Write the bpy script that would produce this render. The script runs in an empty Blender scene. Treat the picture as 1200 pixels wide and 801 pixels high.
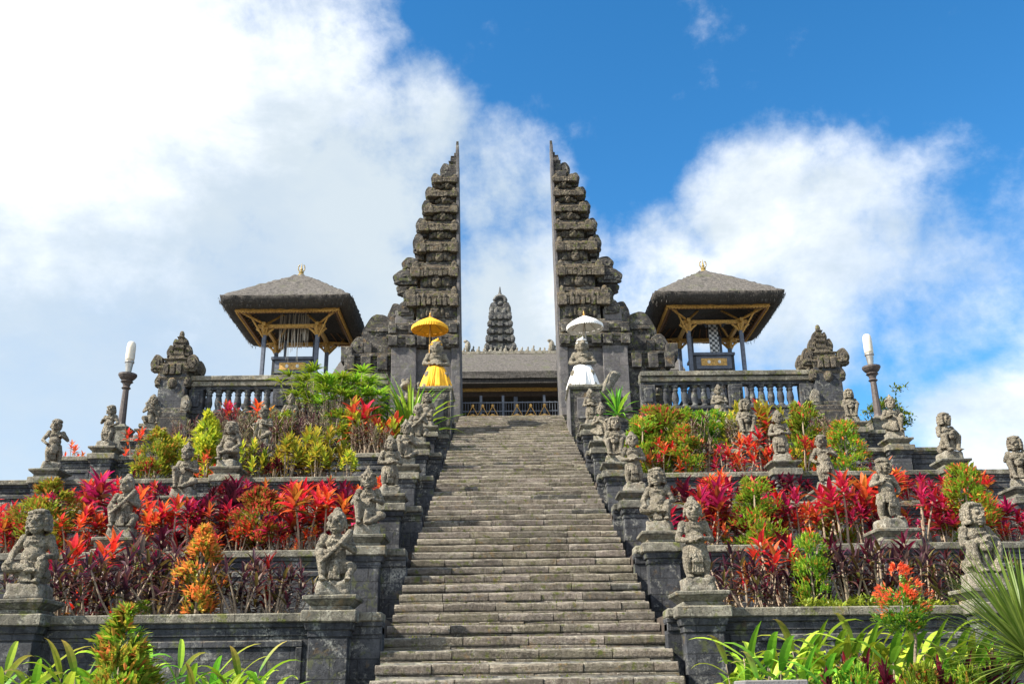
import bpy, bmesh, math, random
from mathutils import Vector, noise as mn
random.seed(7)
R = math.radians
C = bpy.context.scene.collection

# ------------------------------------------------------------------ camera
FOC, YAW, PITCH, ROLL, CX = 1139.05, 0.008902, 0.351561, -0.013029, -0.2518
PW, PH = 1200.0, 801.0
_cy, _sy, _cp, _sp = math.cos(YAW), math.sin(YAW), math.cos(PITCH), math.sin(PITCH)
FW = Vector((_sy*_cp, _cy*_cp, _sp))
_rt = Vector((_cy, -_sy, 0)); _up = _rt.cross(FW)
RT = math.cos(ROLL)*_rt + math.sin(ROLL)*_up
UP = -math.sin(ROLL)*_rt + math.cos(ROLL)*_up
cam = bpy.data.cameras.new('camera'); camo = bpy.data.objects.new('camera', cam); C.objects.link(camo)
cam.sensor_width = 36; cam.lens = 36*FOC/PW; cam.clip_end = 5000; cam.clip_start = 0.05
from mathutils import Matrix
camo.matrix_world = Matrix(((RT.x, UP.x, -FW.x, CX), (RT.y, UP.y, -FW.y, 0), (RT.z, UP.z, -FW.z, 0), (0, 0, 0, 1)))
bpy.context.scene.camera = camo

def pdir(px, py):
    return (FW*FOC + RT*(px-PW/2) - UP*(py-PH/2))
def PX(px, py, Y):                       # photo pixel seen on the upright plane y = Y -> (x, z) there
    d = pdir(px, py); t = Y/d.y
    return (CX+d.x*t, d.z*t)

# ------------------------------------------------------------------ light
SUN = Vector((-0.70, -0.27, 0.64)).normalized()
SUN_EL = math.asin(SUN.z)
SUN_ROT = math.atan2(SUN.x, SUN.y)
sl = bpy.data.lights.new('sun', 'SUN'); so = bpy.data.objects.new('sun', sl); C.objects.link(so)
sl.energy = 5.0; sl.angle = R(0.5); sl.color = (1.0, 0.91, 0.77)
so.rotation_euler = SUN.to_track_quat('Z', 'Y').to_euler(); so.location = (-30, -20, 40)
sc = bpy.context.scene
sc.view_settings.view_transform = 'Standard'; sc.view_settings.look = 'None'
sc.view_settings.exposure = 1.25; sc.view_settings.gamma = 1.0; sc.view_settings.use_curve_mapping = False
SKY_STRENGTH = 0.14

class NT:
    """tiny helper round a node tree"""
    def __init__(s, nt): s.nt = nt; s.n = nt.nodes; s.l = nt.links
    def new(s, t, **kw):
        n = s.n.new(t)
        for k, v in kw.items(): setattr(n, k, v)
        return n
    def put(s, sock, v):
        if hasattr(v, 'is_output') or isinstance(v, bpy.types.NodeSocket): s.l.new(v, sock)
        else: sock.default_value = v
    def math(s, op, a, b=0.0, c=None, clamp=False):
        n = s.new('ShaderNodeMath', operation=op); n.use_clamp = clamp
        s.put(n.inputs[0], a); s.put(n.inputs[1], b)
        if c is not None: s.put(n.inputs[2], c)
        return n.outputs[0]
    def noise(s, vec, scale, detail=4, rough=0.55, dist=0.0):
        n = s.new('ShaderNodeTexNoise'); s.put(n.inputs['Vector'], vec)
        n.inputs['Scale'].default_value = scale; n.inputs['Detail'].default_value = detail
        n.inputs['Roughness'].default_value = rough; n.inputs['Distortion'].default_value = dist
        return n.outputs['Fac']
    def rng(s, v, a, b, c=0.0, d=1.0, smooth=False):
        n = s.new('ShaderNodeMapRange'); n.clamp = True
        if smooth: n.interpolation_type = 'SMOOTHSTEP'
        s.put(n.inputs[0], v)
        for i, x in enumerate((a, b, c, d)): n.inputs[1+i].default_value = x
        return n.outputs[0]
    def mix(s, f, a, b, mode='MIX'):
        n = s.new('ShaderNodeMix', data_type='RGBA'); n.blend_type = mode
        s.put(n.inputs[0], f)
        s.put(n.inputs[6], a if isinstance(a, bpy.types.NodeSocket) else (*a[:3], 1))
        s.put(n.inputs[7], b if isinstance(b, bpy.types.NodeSocket) else (*b[:3], 1))
        return n.outputs[2]
    def mapv(s, vec, scale=(1, 1, 1), loc=(0, 0, 0), rot=(0, 0, 0)):
        n = s.new('ShaderNodeMapping'); s.put(n.inputs[0], vec)
        n.inputs[1].default_value = loc; n.inputs[2].default_value = rot; n.inputs[3].default_value = scale
        return n.outputs[0]

world = bpy.data.worlds.new('World'); sc.world = world; world.use_nodes = True
def build_world():
    w = NT(world.node_tree); w.n.clear()
    out = w.new('ShaderNodeOutputWorld'); bg = w.new('ShaderNodeBackground')
    w.l.new(bg.outputs[0], out.inputs[0]); bg.inputs[1].default_value = SKY_STRENGTH
    sky = w.new('ShaderNodeTexSky', sky_type='NISHITA'); sky.sun_disc = False
    sky.sun_elevation = SUN_EL; sky.sun_rotation = SUN_ROT; sky.altitude = 900
    sky.air_density = 1.0; sky.dust_density = 0.25; sky.ozone_density = 3.0
    tc = w.new('ShaderNodeTexCoord'); d = tc.outputs['Generated']
    hs = w.new('ShaderNodeHueSaturation'); hs.inputs['Saturation'].default_value = 1.3; hs.inputs['Value'].default_value = 0.72; hs.inputs['Hue'].default_value = 0.495
    w.l.new(sky.outputs[0], hs.inputs['Color'])
    blue = hs.outputs[0]
    # the cloud banks: smooth lobes in given compass directions, broken up by noise
    def lobe(px, py, rad, gain):
        c = pdir(px, py).normalized()
        n = w.new('ShaderNodeVectorMath', operation='DOT_PRODUCT'); w.put(n.inputs[0], d); n.inputs[1].default_value = c
        a = math.radians(rad)
        return w.math('MULTIPLY', w.rng(n.outputs['Value'], math.cos(a), 1.0, 0, 1), gain)
    lobes = [(60, 120, 19, 1.5), (-350, 250, 30, 1.5), (120, 420, 16, 1.4), (300, 60, 10, 0.9), (330, 260, 12, 1.25), (440, 170, 7, 0.8), (440, 400, 12, 1.0),
             (580, 230, 5.5, 0.66), (610, 360, 8, 1.0), (670, 430, 7, 0.7), (895, 255, 6.2, 0.9), (990, 285, 7.5, 0.92), (800, 350, 7, 0.78), (930, 370, 8, 0.74),
             (1110, 320, 8.5, 0.72), (1230, 300, 8, 0.55), (1190, 520, 7, 0.95), (1330, 480, 10, 0.9), (-200, 900, 40, 0.9), (1500, 150, 12, 0.6), (1250, 700, 18, 0.7)]
    tot = None
    for L in lobes:
        v = lobe(*L)
        tot = v if tot is None else w.math('MAXIMUM', tot, v)
    n1 = w.noise(d, 5.5, 13, 0.6, 0.15)
    n2 = w.noise(w.mapv(d, (1, 1, 1.7), (3.1, 1.7, 0.4)), 2.2, 8, 0.6)
    den = w.math('ADD', tot, w.math('MULTIPLY', w.math('SUBTRACT', n1, 0.5), 1.9))
    den = w.math('ADD', den, w.math('MULTIPLY', w.math('SUBTRACT', n2, 0.5), 0.5))
    n4 = w.noise(w.mapv(d, (1, 1, 1.3), (2, 8, 3)), 17, 9, 0.62, 0.1)
    den = w.math('ADD', den, w.math('MULTIPLY', w.math('SUBTRACT', n4, 0.5), 0.75))
    fac = w.math('MULTIPLY', w.rng(den, 0.22, 0.95, 0, 1, True), w.rng(n2, .34, .6, .72, 1.0))
    # thick parts: grey bellies; thin and sunward parts: white
    n3 = w.noise(w.mapv(d, (1, 1, 1.5), (7, 2, 5)), 4.6, 11, 0.6, 0.2)
    belly = w.math('ADD', lobe(180, 430, 27, 1.0), lobe(430, 300, 13, 0.6))
    belly = w.math('ADD', belly, lobe(980, 350, 13, 0.5))
    glow = w.math('ADD', lobe(150, 60, 15, 0.75), lobe(40, 150, 12, 0.25))
    shade = w.math('ADD', belly, w.math('MULTIPLY', w.math('SUBTRACT', n3, 0.5), 2.6))
    shade = w.math('SUBTRACT', shade, glow)
    shade = w.math('ADD', shade, w.math('MULTIPLY', w.math('SUBTRACT', n4, 0.5), 0.7))
    shade = w.rng(shade, -0.35, 0.85, 0, 1, True)
    white = (4.2, 4.25, 4.3); grey = (2.2, 2.5, 2.72)
    cl = w.mix(shade, white, grey)
    # bright cloud lobes behind the viewer, out of view, added as soft fill light
    def fill_lobe(v, rad):
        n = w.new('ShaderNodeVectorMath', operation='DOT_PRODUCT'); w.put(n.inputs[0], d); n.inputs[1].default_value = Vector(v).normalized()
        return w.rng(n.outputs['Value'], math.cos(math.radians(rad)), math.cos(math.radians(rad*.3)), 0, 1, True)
    back = w.math('MAXIMUM', fill_lobe((-.5, -1, .55), 50), w.math('MAXIMUM', fill_lobe((.7, -1, .5), 45), fill_lobe((0, -.6, 1), 35)))
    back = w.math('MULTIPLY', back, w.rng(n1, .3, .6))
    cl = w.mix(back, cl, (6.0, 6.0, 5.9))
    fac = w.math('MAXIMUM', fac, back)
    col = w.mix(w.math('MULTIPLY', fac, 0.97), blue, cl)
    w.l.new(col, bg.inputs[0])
build_world()

# ------------------------------------------------------------------ materials
MATS = {}
def base_mat(name):
    m = bpy.data.materials.new(name); m.use_nodes = True
    t = NT(m.node_tree); b = t.n['Principled BSDF']
    MATS[name] = m
    return m, t, b
def stone(name, dark, light, spec=0.3, lichen=0.35, lich_col=(0.36, 0.36, 0.32), moss=0.0, top=0.5, top_col=(0.30, 0.28, 0.22), joints=None, bump=0.35, scale=1.0, var=False, carve=0):
    m, t, b = base_mat(name)
    g = t.new('ShaderNodeNewGeometry'); P = g.outputs['Position']
    n1 = t.noise(P, 1.7*scale, 6, 0.6); n2 = t.noise(P, 11*scale, 8, 0.65); n3 = t.noise(P, 60*scale, 4, 0.6)
    f = t.math('ADD', t.math('MULTIPLY', n1, 0.5), t.math('MULTIPLY', n2, 0.5))
    col = t.mix(t.rng(f, 0.36, 0.66), dark, light)
    hgt = t.math('ADD', t.math('MULTIPLY', n2, 1.0), t.math('MULTIPLY', n3, 0.4))
    if var:
        at = t.new('ShaderNodeAttribute'); at.attribute_name = 'Col'
        col = t.mix(1.0, col, at.outputs['Color'], 'MULTIPLY')
    pit = t.noise(t.mapv(P, (1, 1, 1), (4, 1, 7)), 38*scale, 3, 0.65)
    col = t.mix(t.math('MULTIPLY', t.rng(pit, 0.57, 0.67), 0.5), col, [c*0.5 for c in dark])
    hgt = t.math('SUBTRACT', hgt, t.math('MULTIPLY', t.rng(pit, 0.52, 0.66), 0.9))
    if carve:
        vo = t.new('ShaderNodeTexVoronoi'); vo.feature = 'DISTANCE_TO_EDGE'; t.l.new(P, vo.inputs['Vector']); vo.inputs['Scale'].default_value = carve
        hgt = t.math('ADD', hgt, t.math('MULTIPLY', t.rng(vo.outputs['Distance'], 0, .14), 0.55))
    # lichen: pale crusts in blotches
    l1 = t.noise(t.mapv(P, (1, 1, 1), (5, 9, 2)), 3.3*scale, 8, 0.72, 0.4)
    l2 = t.noise(t.mapv(P, (1, 1, 1), (1, 4, 8)), 26*scale, 4, 0.6)
    lf = t.math('MULTIPLY', t.rng(l1, 0.60-0.16*lichen, 0.70-0.12*lichen), t.rng(l2, 0.42, 0.58))
    col = t.mix(t.math('MULTIPLY', lf, 0.75), col, lich_col)
    # pale and dark run-off streaks
    st = t.noise(t.mapv(P, (5.5, 5.5, .55), (3, 8, 1)), 1.0, 5, 0.65)
    col = t.mix(t.rng(st, 0.60, 0.72, 0, .45), col, [c*.5 for c in dark]); col = t.mix(t.rng(st, 0.40, 0.30, 0, .4), col, [c*1.35 for c in light])
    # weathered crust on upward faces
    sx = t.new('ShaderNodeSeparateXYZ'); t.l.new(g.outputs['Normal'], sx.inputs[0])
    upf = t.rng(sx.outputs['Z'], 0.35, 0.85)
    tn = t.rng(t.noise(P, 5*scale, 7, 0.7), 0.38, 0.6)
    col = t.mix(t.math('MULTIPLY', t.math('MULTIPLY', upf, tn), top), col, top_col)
    # orange and green growth
    if moss:
        mn_ = t.noise(t.mapv(P, (1, 1, 1), (11, 3, 6)), 4.2*scale, 7, 0.7, 0.3)
        col = t.mix(t.math('MULTIPLY', t.rng(mn_, 0.555, 0.64), moss), col, (0.10, 0.115, 0.025))
        mo = t.noise(t.mapv(P, (1, 1, 1), (2, 13, 16)), 3.1*scale, 7, 0.7, 0.3)
        col = t.mix(t.math('MULTIPLY', t.rng(mo, 0.59, 0.68), moss*0.6), col, (0.24, 0.15, 0.055))
    if joints:
        bw, bh, dk = joints
        sp = t.new('ShaderNodeSeparateXYZ'); t.l.new(P, sp.inputs[0])
        cb = t.new('ShaderNodeCombineXYZ')
        t.l.new(t.math('ADD', sp.outputs['X'], sp.outputs['Y']), cb.inputs['X']); t.l.new(sp.outputs['Z'], cb.inputs['Y'])
        br = t.new('ShaderNodeTexBrick'); t.l.new(cb.outputs[0], br.inputs['Vector'])
        br.inputs['Scale'].default_value = 1; br.inputs['Brick Width'].default_value = bw; br.inputs['Row Height'].default_value = bh
        br.inputs['Mortar Size'].default_value = 0.011; br.inputs['Mortar Smooth'].default_value = 0.3
        br.inputs['Color1'].default_value = (1.25, 1.22, 1.2, 1); br.inputs['Color2'].default_value = (0.72, 0.75, 0.8, 1); br.inputs['Mortar'].default_value = (dk, dk, dk, 1)
        col = t.mix(0.8, col, br.outputs['Color'], 'MULTIPLY')
        hgt = t.math('SUBTRACT', hgt, t.math('MULTIPLY', br.outputs['Fac'], 0.8))
    t.l.new(col, b.inputs['Base Color'])
    b.inputs['Roughness'].default_value = 0.9; b.inputs['Specular IOR Level'].default_value = spec
    bp = t.new('ShaderNodeBump'); bp.inputs['Strength'].default_value = bump; bp.inputs['Distance'].default_value = 0.04
    t.l.new(hgt, bp.inputs['Height']); t.l.new(bp.outputs[0], b.inputs['Normal'])
    return m
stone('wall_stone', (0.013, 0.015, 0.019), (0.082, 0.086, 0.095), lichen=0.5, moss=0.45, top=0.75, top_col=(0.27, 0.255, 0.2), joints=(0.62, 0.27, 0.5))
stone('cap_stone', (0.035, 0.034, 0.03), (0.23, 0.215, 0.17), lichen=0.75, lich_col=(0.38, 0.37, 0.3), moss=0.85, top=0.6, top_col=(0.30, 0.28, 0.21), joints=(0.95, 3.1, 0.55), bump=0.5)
stone('gate_eave', (0.022, 0.02, 0.018), (0.19, 0.165, 0.135), lichen=0.85, lich_col=(0.36, 0.31, 0.21), moss=1.0, top=0.9, top_col=(0.36, 0.25, 0.12), bump=1.0, scale=1.3, carve=8)
stone('gate_stone', (0.012, 0.012, 0.014), (0.095, 0.09, 0.085), lichen=0.6, lich_col=(0.36, 0.34, 0.28), moss=0.8, top=0.8, top_col=(0.33, 0.25, 0.14), joints=(0.7, 0.3, 0.6), bump=0.6)
stone('gate_smooth', (0.06, 0.058, 0.063), (0.16, 0.152, 0.15), lichen=0.3, moss=0.3, top=0.4, joints=(0.8, 0.34, 0.7))
stone('statue_stone', (0.085, 0.073, 0.056), (0.60, 0.53, 0.41), lichen=0.7, lich_col=(0.46, 0.44, 0.37), moss=0.45, top=0.5, top_col=(0.40, 0.36, 0.26), bump=1.0, scale=2.6, carve=21)
stone('rock_stone', (0.085, 0.076, 0.062), (0.46, 0.415, 0.33), lichen=0.9, lich_col=(0.5, 0.5, 0.44), moss=0.6, top=0.5, bump=0.9, scale=2.0)
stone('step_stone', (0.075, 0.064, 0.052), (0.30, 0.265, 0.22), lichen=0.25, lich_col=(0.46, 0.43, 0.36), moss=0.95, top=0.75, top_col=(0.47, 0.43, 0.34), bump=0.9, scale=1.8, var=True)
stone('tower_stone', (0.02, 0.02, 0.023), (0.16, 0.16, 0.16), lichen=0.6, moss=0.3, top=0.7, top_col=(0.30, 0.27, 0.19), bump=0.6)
stone('grey_panel', (0.12, 0.115, 0.12), (0.2, 0.195, 0.2), lichen=0.2, bump=0.3)

def plain(name, col, rough=0.6, metal=0.0, var=0.25, scale=8.0, bump=0.1, spec=0.4, stretch=(1, 1, 1)):
    m, t, b = base_mat(name)
    tc = t.new('ShaderNodeTexCoord'); P = t.mapv(tc.outputs['Object'], stretch)
    n = t.noise(P, scale, 6, 0.6)
    c = t.mix(t.rng(n, 0.3, 0.7), [x*(1-var) for x in col], [min(1, x*(1+var)) for x in col])
    t.l.new(c, b.inputs['Base Color']); b.inputs['Roughness'].default_value = rough; b.inputs['Metallic'].default_value = metal
    b.inputs['Specular IOR Level'].default_value = spec
    if bump:
        bp = t.new('ShaderNodeBump'); bp.inputs['Strength'].default_value = bump; bp.inputs['Distance'].default_value = 0.03
        t.l.new(n, bp.inputs['Height']); t.l.new(bp.outputs[0], b.inputs['Normal'])
    return m
plain('gold', (0.50, 0.29, 0.075), 0.5, 0.15, 0.45, 14, 0.4)
plain('old_gold', (0.30, 0.22, 0.075), 0.6, 0.2, 0.5, 20, 0.4)
plain('dark_wood', (0.045, 0.028, 0.018), 0.7, 0, 0.4, 10, 0.2)
plain('brown_wood', (0.20, 0.105, 0.05), 0.65, 0, 0.45, 12, 0.2)
plain('post_paint', (0.10, 0.115, 0.15), 0.55, 0, 0.35, 9, 0.1)
plain('black_paint', (0.018, 0.02, 0.026), 0.5, 0, 0.3, 9, 0.05)
plain('grille_metal', (0.09, 0.105, 0.135), 0.45, 0.1, 0.3, 9, 0.05)
plain('red_paint', (0.28, 0.05, 0.03), 0.55, 0, 0.3, 9, 0.05)
plain('yellow_cloth', (0.80, 0.40, 0.02), 0.75, 0, 0.16, 7, 0.15)
plain('white_cloth', (0.78, 0.77, 0.74), 0.8, 0, 0.08, 7, 0.15)
plain('string_white', (0.55, 0.5, 0.42), 0.8, 0, 0.1)
plain('lamp_post_paint', (0.075, 0.06, 0.055), 0.6, 0, 0.4, 14, 0.2)
plain('lamp_glass', (0.62, 0.57, 0.47), 0.25, 0, 0.2, 3, 0.0)
plain('lamp_metal', (0.33, 0.31, 0.28), 0.4, 0.6, 0.2)
plain('bark', (0.20, 0.155, 0.115), 0.9, 0, 0.45, 22, 0.6)
plain('pale_stem', (0.30, 0.235, 0.17), 0.85, 0, 0.35, 22, 0.4)
plain('soil', (0.055, 0.042, 0.032), 0.95, 0, 0.5, 5, 0.8)
plain('ground_mix', (0.16, 0.155, 0.14), 0.95, 0, 0.3, 1.2, 0.5)

def thatch():
    m, t, b = base_mat('thatch')
    g = t.new('ShaderNodeNewGeometry'); P = g.outputs['Position']
    n1 = t.noise(P, 1.4, 5, 0.6); n2 = t.noise(t.mapv(P, (34, 34, 9)), 1.0, 5, 0.7); n3 = t.noise(P, 9, 6, 0.7)
    f = t.math('ADD', t.math('MULTIPLY', n2, 0.55), t.math('MULTIPLY', n3, 0.45))
    c = t.mix(t.rng(f, 0.36, 0.64), (0.028, 0.026, 0.025), (0.20, 0.186, 0.17))
    c = t.mix(t.rng(n1, 0.56, 0.72, 0, 0.5), c, (0.10, 0.115, 0.05))
    t.l.new(c, b.inputs['Base Color']); b.inputs['Roughness'].default_value = 0.95; b.inputs['Specular IOR Level'].default_value = 0.1
    bp = t.new('ShaderNodeBump'); bp.inputs['Strength'].default_value = 0.9; bp.inputs['Distance'].default_value = 0.06
    t.l.new(f, bp.inputs['Height']); t.l.new(bp.outputs[0], b.inputs['Normal'])
    m2, t, b = base_mat('thatch_edge')     # the cut black palm-fibre edge of the roof
    tc = t.new('ShaderNodeNewGeometry'); n = t.noise(t.mapv(tc.outputs['Position'], (30, 30, 6)), 1, 5, 0.7)
    t.l.new(t.mix(t.rng(n, 0.3, 0.7), (0.012, 0.011, 0.011), (0.085, 0.075, 0.065)), b.inputs['Base Color'])
    b.inputs['Roughness'].default_value = 0.95
    bp = t.new('ShaderNodeBump'); bp.inputs['Strength'].default_value = 0.9; bp.inputs['Distance'].default_value = 0.05
    t.l.new(n, bp.inputs['Height']); t.l.new(bp.outputs[0], b.inputs['Normal'])
thatch()
def leafmat():
    m, t, b = base_mat('leaf')
    at = t.new('ShaderNodeAttribute'); at.attribute_name = 'Col'
    oi = t.new('ShaderNodeObjectInfo')
    hs = t.new('ShaderNodeHueSaturation'); t.l.new(at.outputs['Color'], hs.inputs['Color'])
    t.l.new(t.rng(oi.outputs['Random'], 0, 1, 0.475, 0.525), hs.inputs['Hue'])
    t.l.new(t.rng(oi.outputs['Random'], 0, 1, 0.62, 1.25), hs.inputs['Value'])
    t.l.new(hs.outputs[0], b.inputs['Base Color'])
    b.inputs['Roughness'].default_value = 0.42; b.inputs['Specular IOR Level'].default_value = 0.4
    tr = t.new('ShaderNodeBsdfTranslucent'); t.l.new(hs.outputs[0], tr.inputs['Color'])
    mx = t.new('ShaderNodeMixShader'); mx.inputs[0].default_value = 0.38
    t.l.new(b.outputs[0], mx.inputs[1]); t.l.new(tr.outputs[0], mx.inputs[2])
    t.l.new(mx.outputs[0], t.n['Material Output'].inputs['Surface'])
leafmat()

# ------------------------------------------------------------------ mesh helpers
class MB:
    def __init__(s): s.v = []; s.f = []; s.c = []
    def add(s, vs, fs, col=None):
        o = len(s.v); s.v += [tuple(v) for v in vs]; s.f += [tuple(i+o for i in f) for f in fs]; s.c += [col]*len(fs); return s
    def box(s, x0, x1, y0, y1, z0, z1, flare=0.0, col=None):
        e = flare
        return s.add([(x0, y0, z0), (x1, y0, z0), (x1, y1, z0), (x0, y1, z0), (x0-e, y0-e, z1), (x1+e, y0-e, z1), (x1+e, y1+e, z1), (x0-e, y1+e, z1)],
                     [(3, 2, 1, 0), (4, 5, 6, 7), (0, 1, 5, 4), (1, 2, 6, 5), (2, 3, 7, 6), (3, 0, 4, 7)], col)
    def cbox(s, cx, cy, w, d, z0, z1, flare=0.0):
        return s.box(cx-w/2, cx+w/2, cy-d/2, cy+d/2, z0, z1, flare)
    def ell(s, c, r, seg=14, rings=9, M=None, col=None):
        if not hasattr(r, '__len__'): r = (r, r, r)
        vs = []; fs = []
        for i in range(rings+1):
            th = math.pi*i/rings
            for j in range(seg):
                ph = 2*math.pi*j/seg
                p = Vector((r[0]*math.sin(th)*math.cos(ph), r[1]*math.sin(th)*math.sin(ph), r[2]*math.cos(th)))
                if M is not None: p = M @ p
                vs.append(p+Vector(c))
        for i in range(rings):
            for j in range(seg):
                k = (j+1) % seg
                fs.append((i*seg+j, (i+1)*seg+j, (i+1)*seg+k, i*seg+k))
        return s.add(vs, fs, col)
    def tube(s, pts, rad, n=8, col=None, caps=True):
        pts = [Vector(p) for p in pts]
        if not hasattr(rad, '__len__'): rad = [rad]*len(pts)
        vs = []; fs = []
        for i, p in enumerate(pts):
            d = (pts[min(i+1, len(pts)-1)]-pts[max(i-1, 0)]).normalized()
            a = d.orthogonal().normalized() if abs(d.z) > 0.99 else d.cross(Vector((0, 0, 1))).normalized()
            b = d.cross(a)
            for j in range(n):
                t = 2*math.pi*j/n
                vs.append(p+a*math.cos(t)*rad[i]+b*math.sin(t)*rad[i])
        for i in range(len(pts)-1):
            for j in range(n):
                k = (j+1) % n
                fs.append((i*n+j, i*n+k, (i+1)*n+k, (i+1)*n+j))
        if caps:
            fs.append(tuple(range(n-1, -1, -1))); fs.append(tuple((len(pts)-1)*n+j for j in range(n)))
        return s.add(vs, fs, col)
    def limb(s, *pr):                       # (point, radius) chain with round joints
        for (p, r), (q, t) in zip(pr, pr[1:]): s.tube([p, q], [r, t], 10)
        for p, r in pr: s.ell(p, r, 10, 7)
        return s
    def lathe(s, c, prof, n=20, col=None):
        vs = []; fs = []
        for r, z in prof:
            for j in range(n):
                t = 2*math.pi*j/n; vs.append((c[0]+r*math.cos(t), c[1]+r*math.sin(t), c[2]+z))
        for i in range(len(prof)-1):
            for j in range(n):
                k = (j+1) % n; fs.append((i*n+j, i*n+k, (i+1)*n+k, (i+1)*n+j))
        fs.append(tuple(range(n-1, -1, -1))); fs.append(tuple((len(prof)-1)*n+j for j in range(n)))
        return s.add(vs, fs, col)
    def plate(s, poly, y0, y1, off=(0, 0, 0)):     # outline in x,z given thickness along y
        n = len(poly); ox, oy, oz = off
        vs = [(x+ox, y0+oy, z+oz) for x, z in poly]+[(x+ox, y1+oy, z+oz) for x, z in poly]
        fs = [tuple(range(n)), tuple(range(2*n-1, n-1, -1))]
        for i in range(n):
            k = (i+1) % n; fs.append((i, i+n, k+n, k))
        return s.add(vs, fs)
    def platex(s, poly, x0, x1, off=(0, 0, 0)):    # outline in y,z given thickness along x
        n = len(poly); ox, oy, oz = off
        vs = [(x0+ox, y+oy, z+oz) for y, z in poly]+[(x1+ox, y+oy, z+oz) for y, z in poly]
        fs = [tuple(range(n)), tuple(range(2*n-1, n-1, -1))]
        for i in range(n):
            k = (i+1) % n; fs.append((i, i+n, k+n, k))
        return s.add(vs, fs)
    def blade(s, base, az, el, L, W, droop, cols, fold=0.25, seg=4, twist=0.0, wp=0.6):
        p = Vector(base); vs = []; fs = []; cs = []
        side0 = Vector((-math.sin(az), math.cos(az), 0))
        for i in range(seg+1):
            t = i/seg
            e = el-droop*t*t
            d = Vector((math.cos(az)*math.cos(e), math.sin(az)*math.cos(e), math.sin(e)))
            up = Vector((-math.cos(az)*math.sin(e), -math.sin(az)*math.sin(e), math.cos(e)))
            side = side0*math.cos(twist)+up*math.sin(twist)
            upv = up*math.cos(twist)-side0*math.sin(twist)
            w = W*0.5*(math.sin(math.pi*min(1, (0.06+0.94*t)**wp))**0.8 if i < seg else 0.02)
            vs += [p-side*w+upv*w*fold, p.copy(), p+side*w+upv*w*fold]
            p = p+d*(L/seg)
        for i in range(seg):
            a = 3*i
            fs += [(a, a+1, a+4, a+3), (a+1, a+2, a+5, a+4)]
            t = (i+0.5)/seg
            c = tuple(cols[0][k]*(1-t)+cols[1][k]*t for k in range(3))
            cs += [c, c]
        o = len(s.v); s.v += [tuple(v) for v in vs]; s.f += [tuple(i+o for i in f) for f in fs]; s.c += cs
        return s
    def mesh(s, name, mat, bevel=0.0, sub=0.0, rough=0.0, rs=3.0, smooth=False, seg=1):
        me = bpy.data.meshes.new(name); me.from_pydata(s.v, [], s.f)
        if any(c is not None for c in s.c):
            a = me.attributes.new('Col', 'FLOAT_COLOR', 'FACE')
            flat = []
            for c in s.c:
                c = c or (1, 1, 1); flat += [c[0], c[1], c[2], 1.0]
            a.data.foreach_set('color', flat)
        if bevel or sub or rough:
            bm = bmesh.new(); bm.from_mesh(me)
            bmesh.ops.recalc_face_normals(bm, faces=bm.faces)
            if bevel:
                ed = [e for e in bm.edges if e.is_manifold and e.calc_face_angle(0) > 0.5]
                bmesh.ops.bevel(bm, geom=ed, offset=bevel, segments=seg, profile=0.5, affect='EDGES', clamp_overlap=True)
            if sub:
                for _ in range(4):
                    ed = [e for e in bm.edges if e.calc_length() > sub]
                    if not ed: break
                    bmesh.ops.subdivide_edges(bm, edges=ed, cuts=1, use_grid_fill=True)
            if rough:
                for v in bm.verts:
                    n = mn.noise_vector(v.co*rs)+0.5*mn.noise_vector(v.co*rs*2.7)
                    v.co += n*rough
            bm.to_mesh(me); bm.free()
        if isinstance(mat, str): mat = MATS[mat]
        me.materials.append(mat)
        if smooth:
            me.polygons.foreach_set('use_smooth', [True]*len(me.polygons))
        me.update()
        return me
    def build(s, name, mat, parent=None, loc=None, **kw):
        return link(name, s.mesh(name, mat, **kw), parent, loc)
def link(name, me, parent=None, loc=None):
    o = bpy.data.objects.new(name, me); C.objects.link(o)
    if parent is not None:
        o.parent = parent
        o.location = loc if loc is not None else (0, 0, 0)
    elif loc is not None: o.location = loc
    return o
def tag(o, label=None, cat=None, group=None, kind=None):
    if label: o['label'] = label
    if cat: o['category'] = cat
    if group: o['group'] = group
    if kind: o['kind'] = kind
    return o
def thing(name, label, cat, loc=(0, 0, 0), rz=0.0, group=None, scale=1.0):
    o = bpy.data.objects.new(name, None); C.objects.link(o)
    o.location = loc; o.rotation_euler = (0, 0, rz); o.scale = (scale,)*3; o.empty_display_size = 0.3
    return tag(o, label, cat, group)
def copy_tree(o, parent=None):
    c = o.copy(); C.objects.link(c)
    if parent is not None: c.parent = parent
    for ch in list(o.children): copy_tree(ch, c)
    return c
def neg(o): return tuple(-x for x in o)
def ordn(i): return ['first', 'second', 'third', 'fourth', 'fifth', 'sixth', 'seventh', 'eighth', 'ninth', 'tenth', 'eleventh', 'twelfth', 'thirteenth', 'fourteenth', 'fifteenth', 'sixteenth', 'seventeenth', 'eighteenth', 'nineteenth', 'twentieth'][i]
LVL = ['lowest', 'second', 'third', 'fourth', 'fifth', 'sixth', 'top']
def side_word(s): return 'left' if s < 0 else 'right'

# ------------------------------------------------------------------ the setting: ground, terraces, staircase
GZ = -1.63
RUN, RISE, Y0, Z0 = 0.4518, 0.1955, 12.988, 0.244
YK = [14.05+3.05*k for k in range(7)]
ZK = [1.16+1.31*k for k in range(7)]
SX = {-1: [2.68, 6.95, 11.25], 1: [2.45, 6.5, 10.6]}
EXT = {-1: [26, 24, 22, 15.5, 12.75, 12.1, 12.75], 1: [26, 24, 22, 12.2, 12.1, 11.6, 11.9]}

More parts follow.
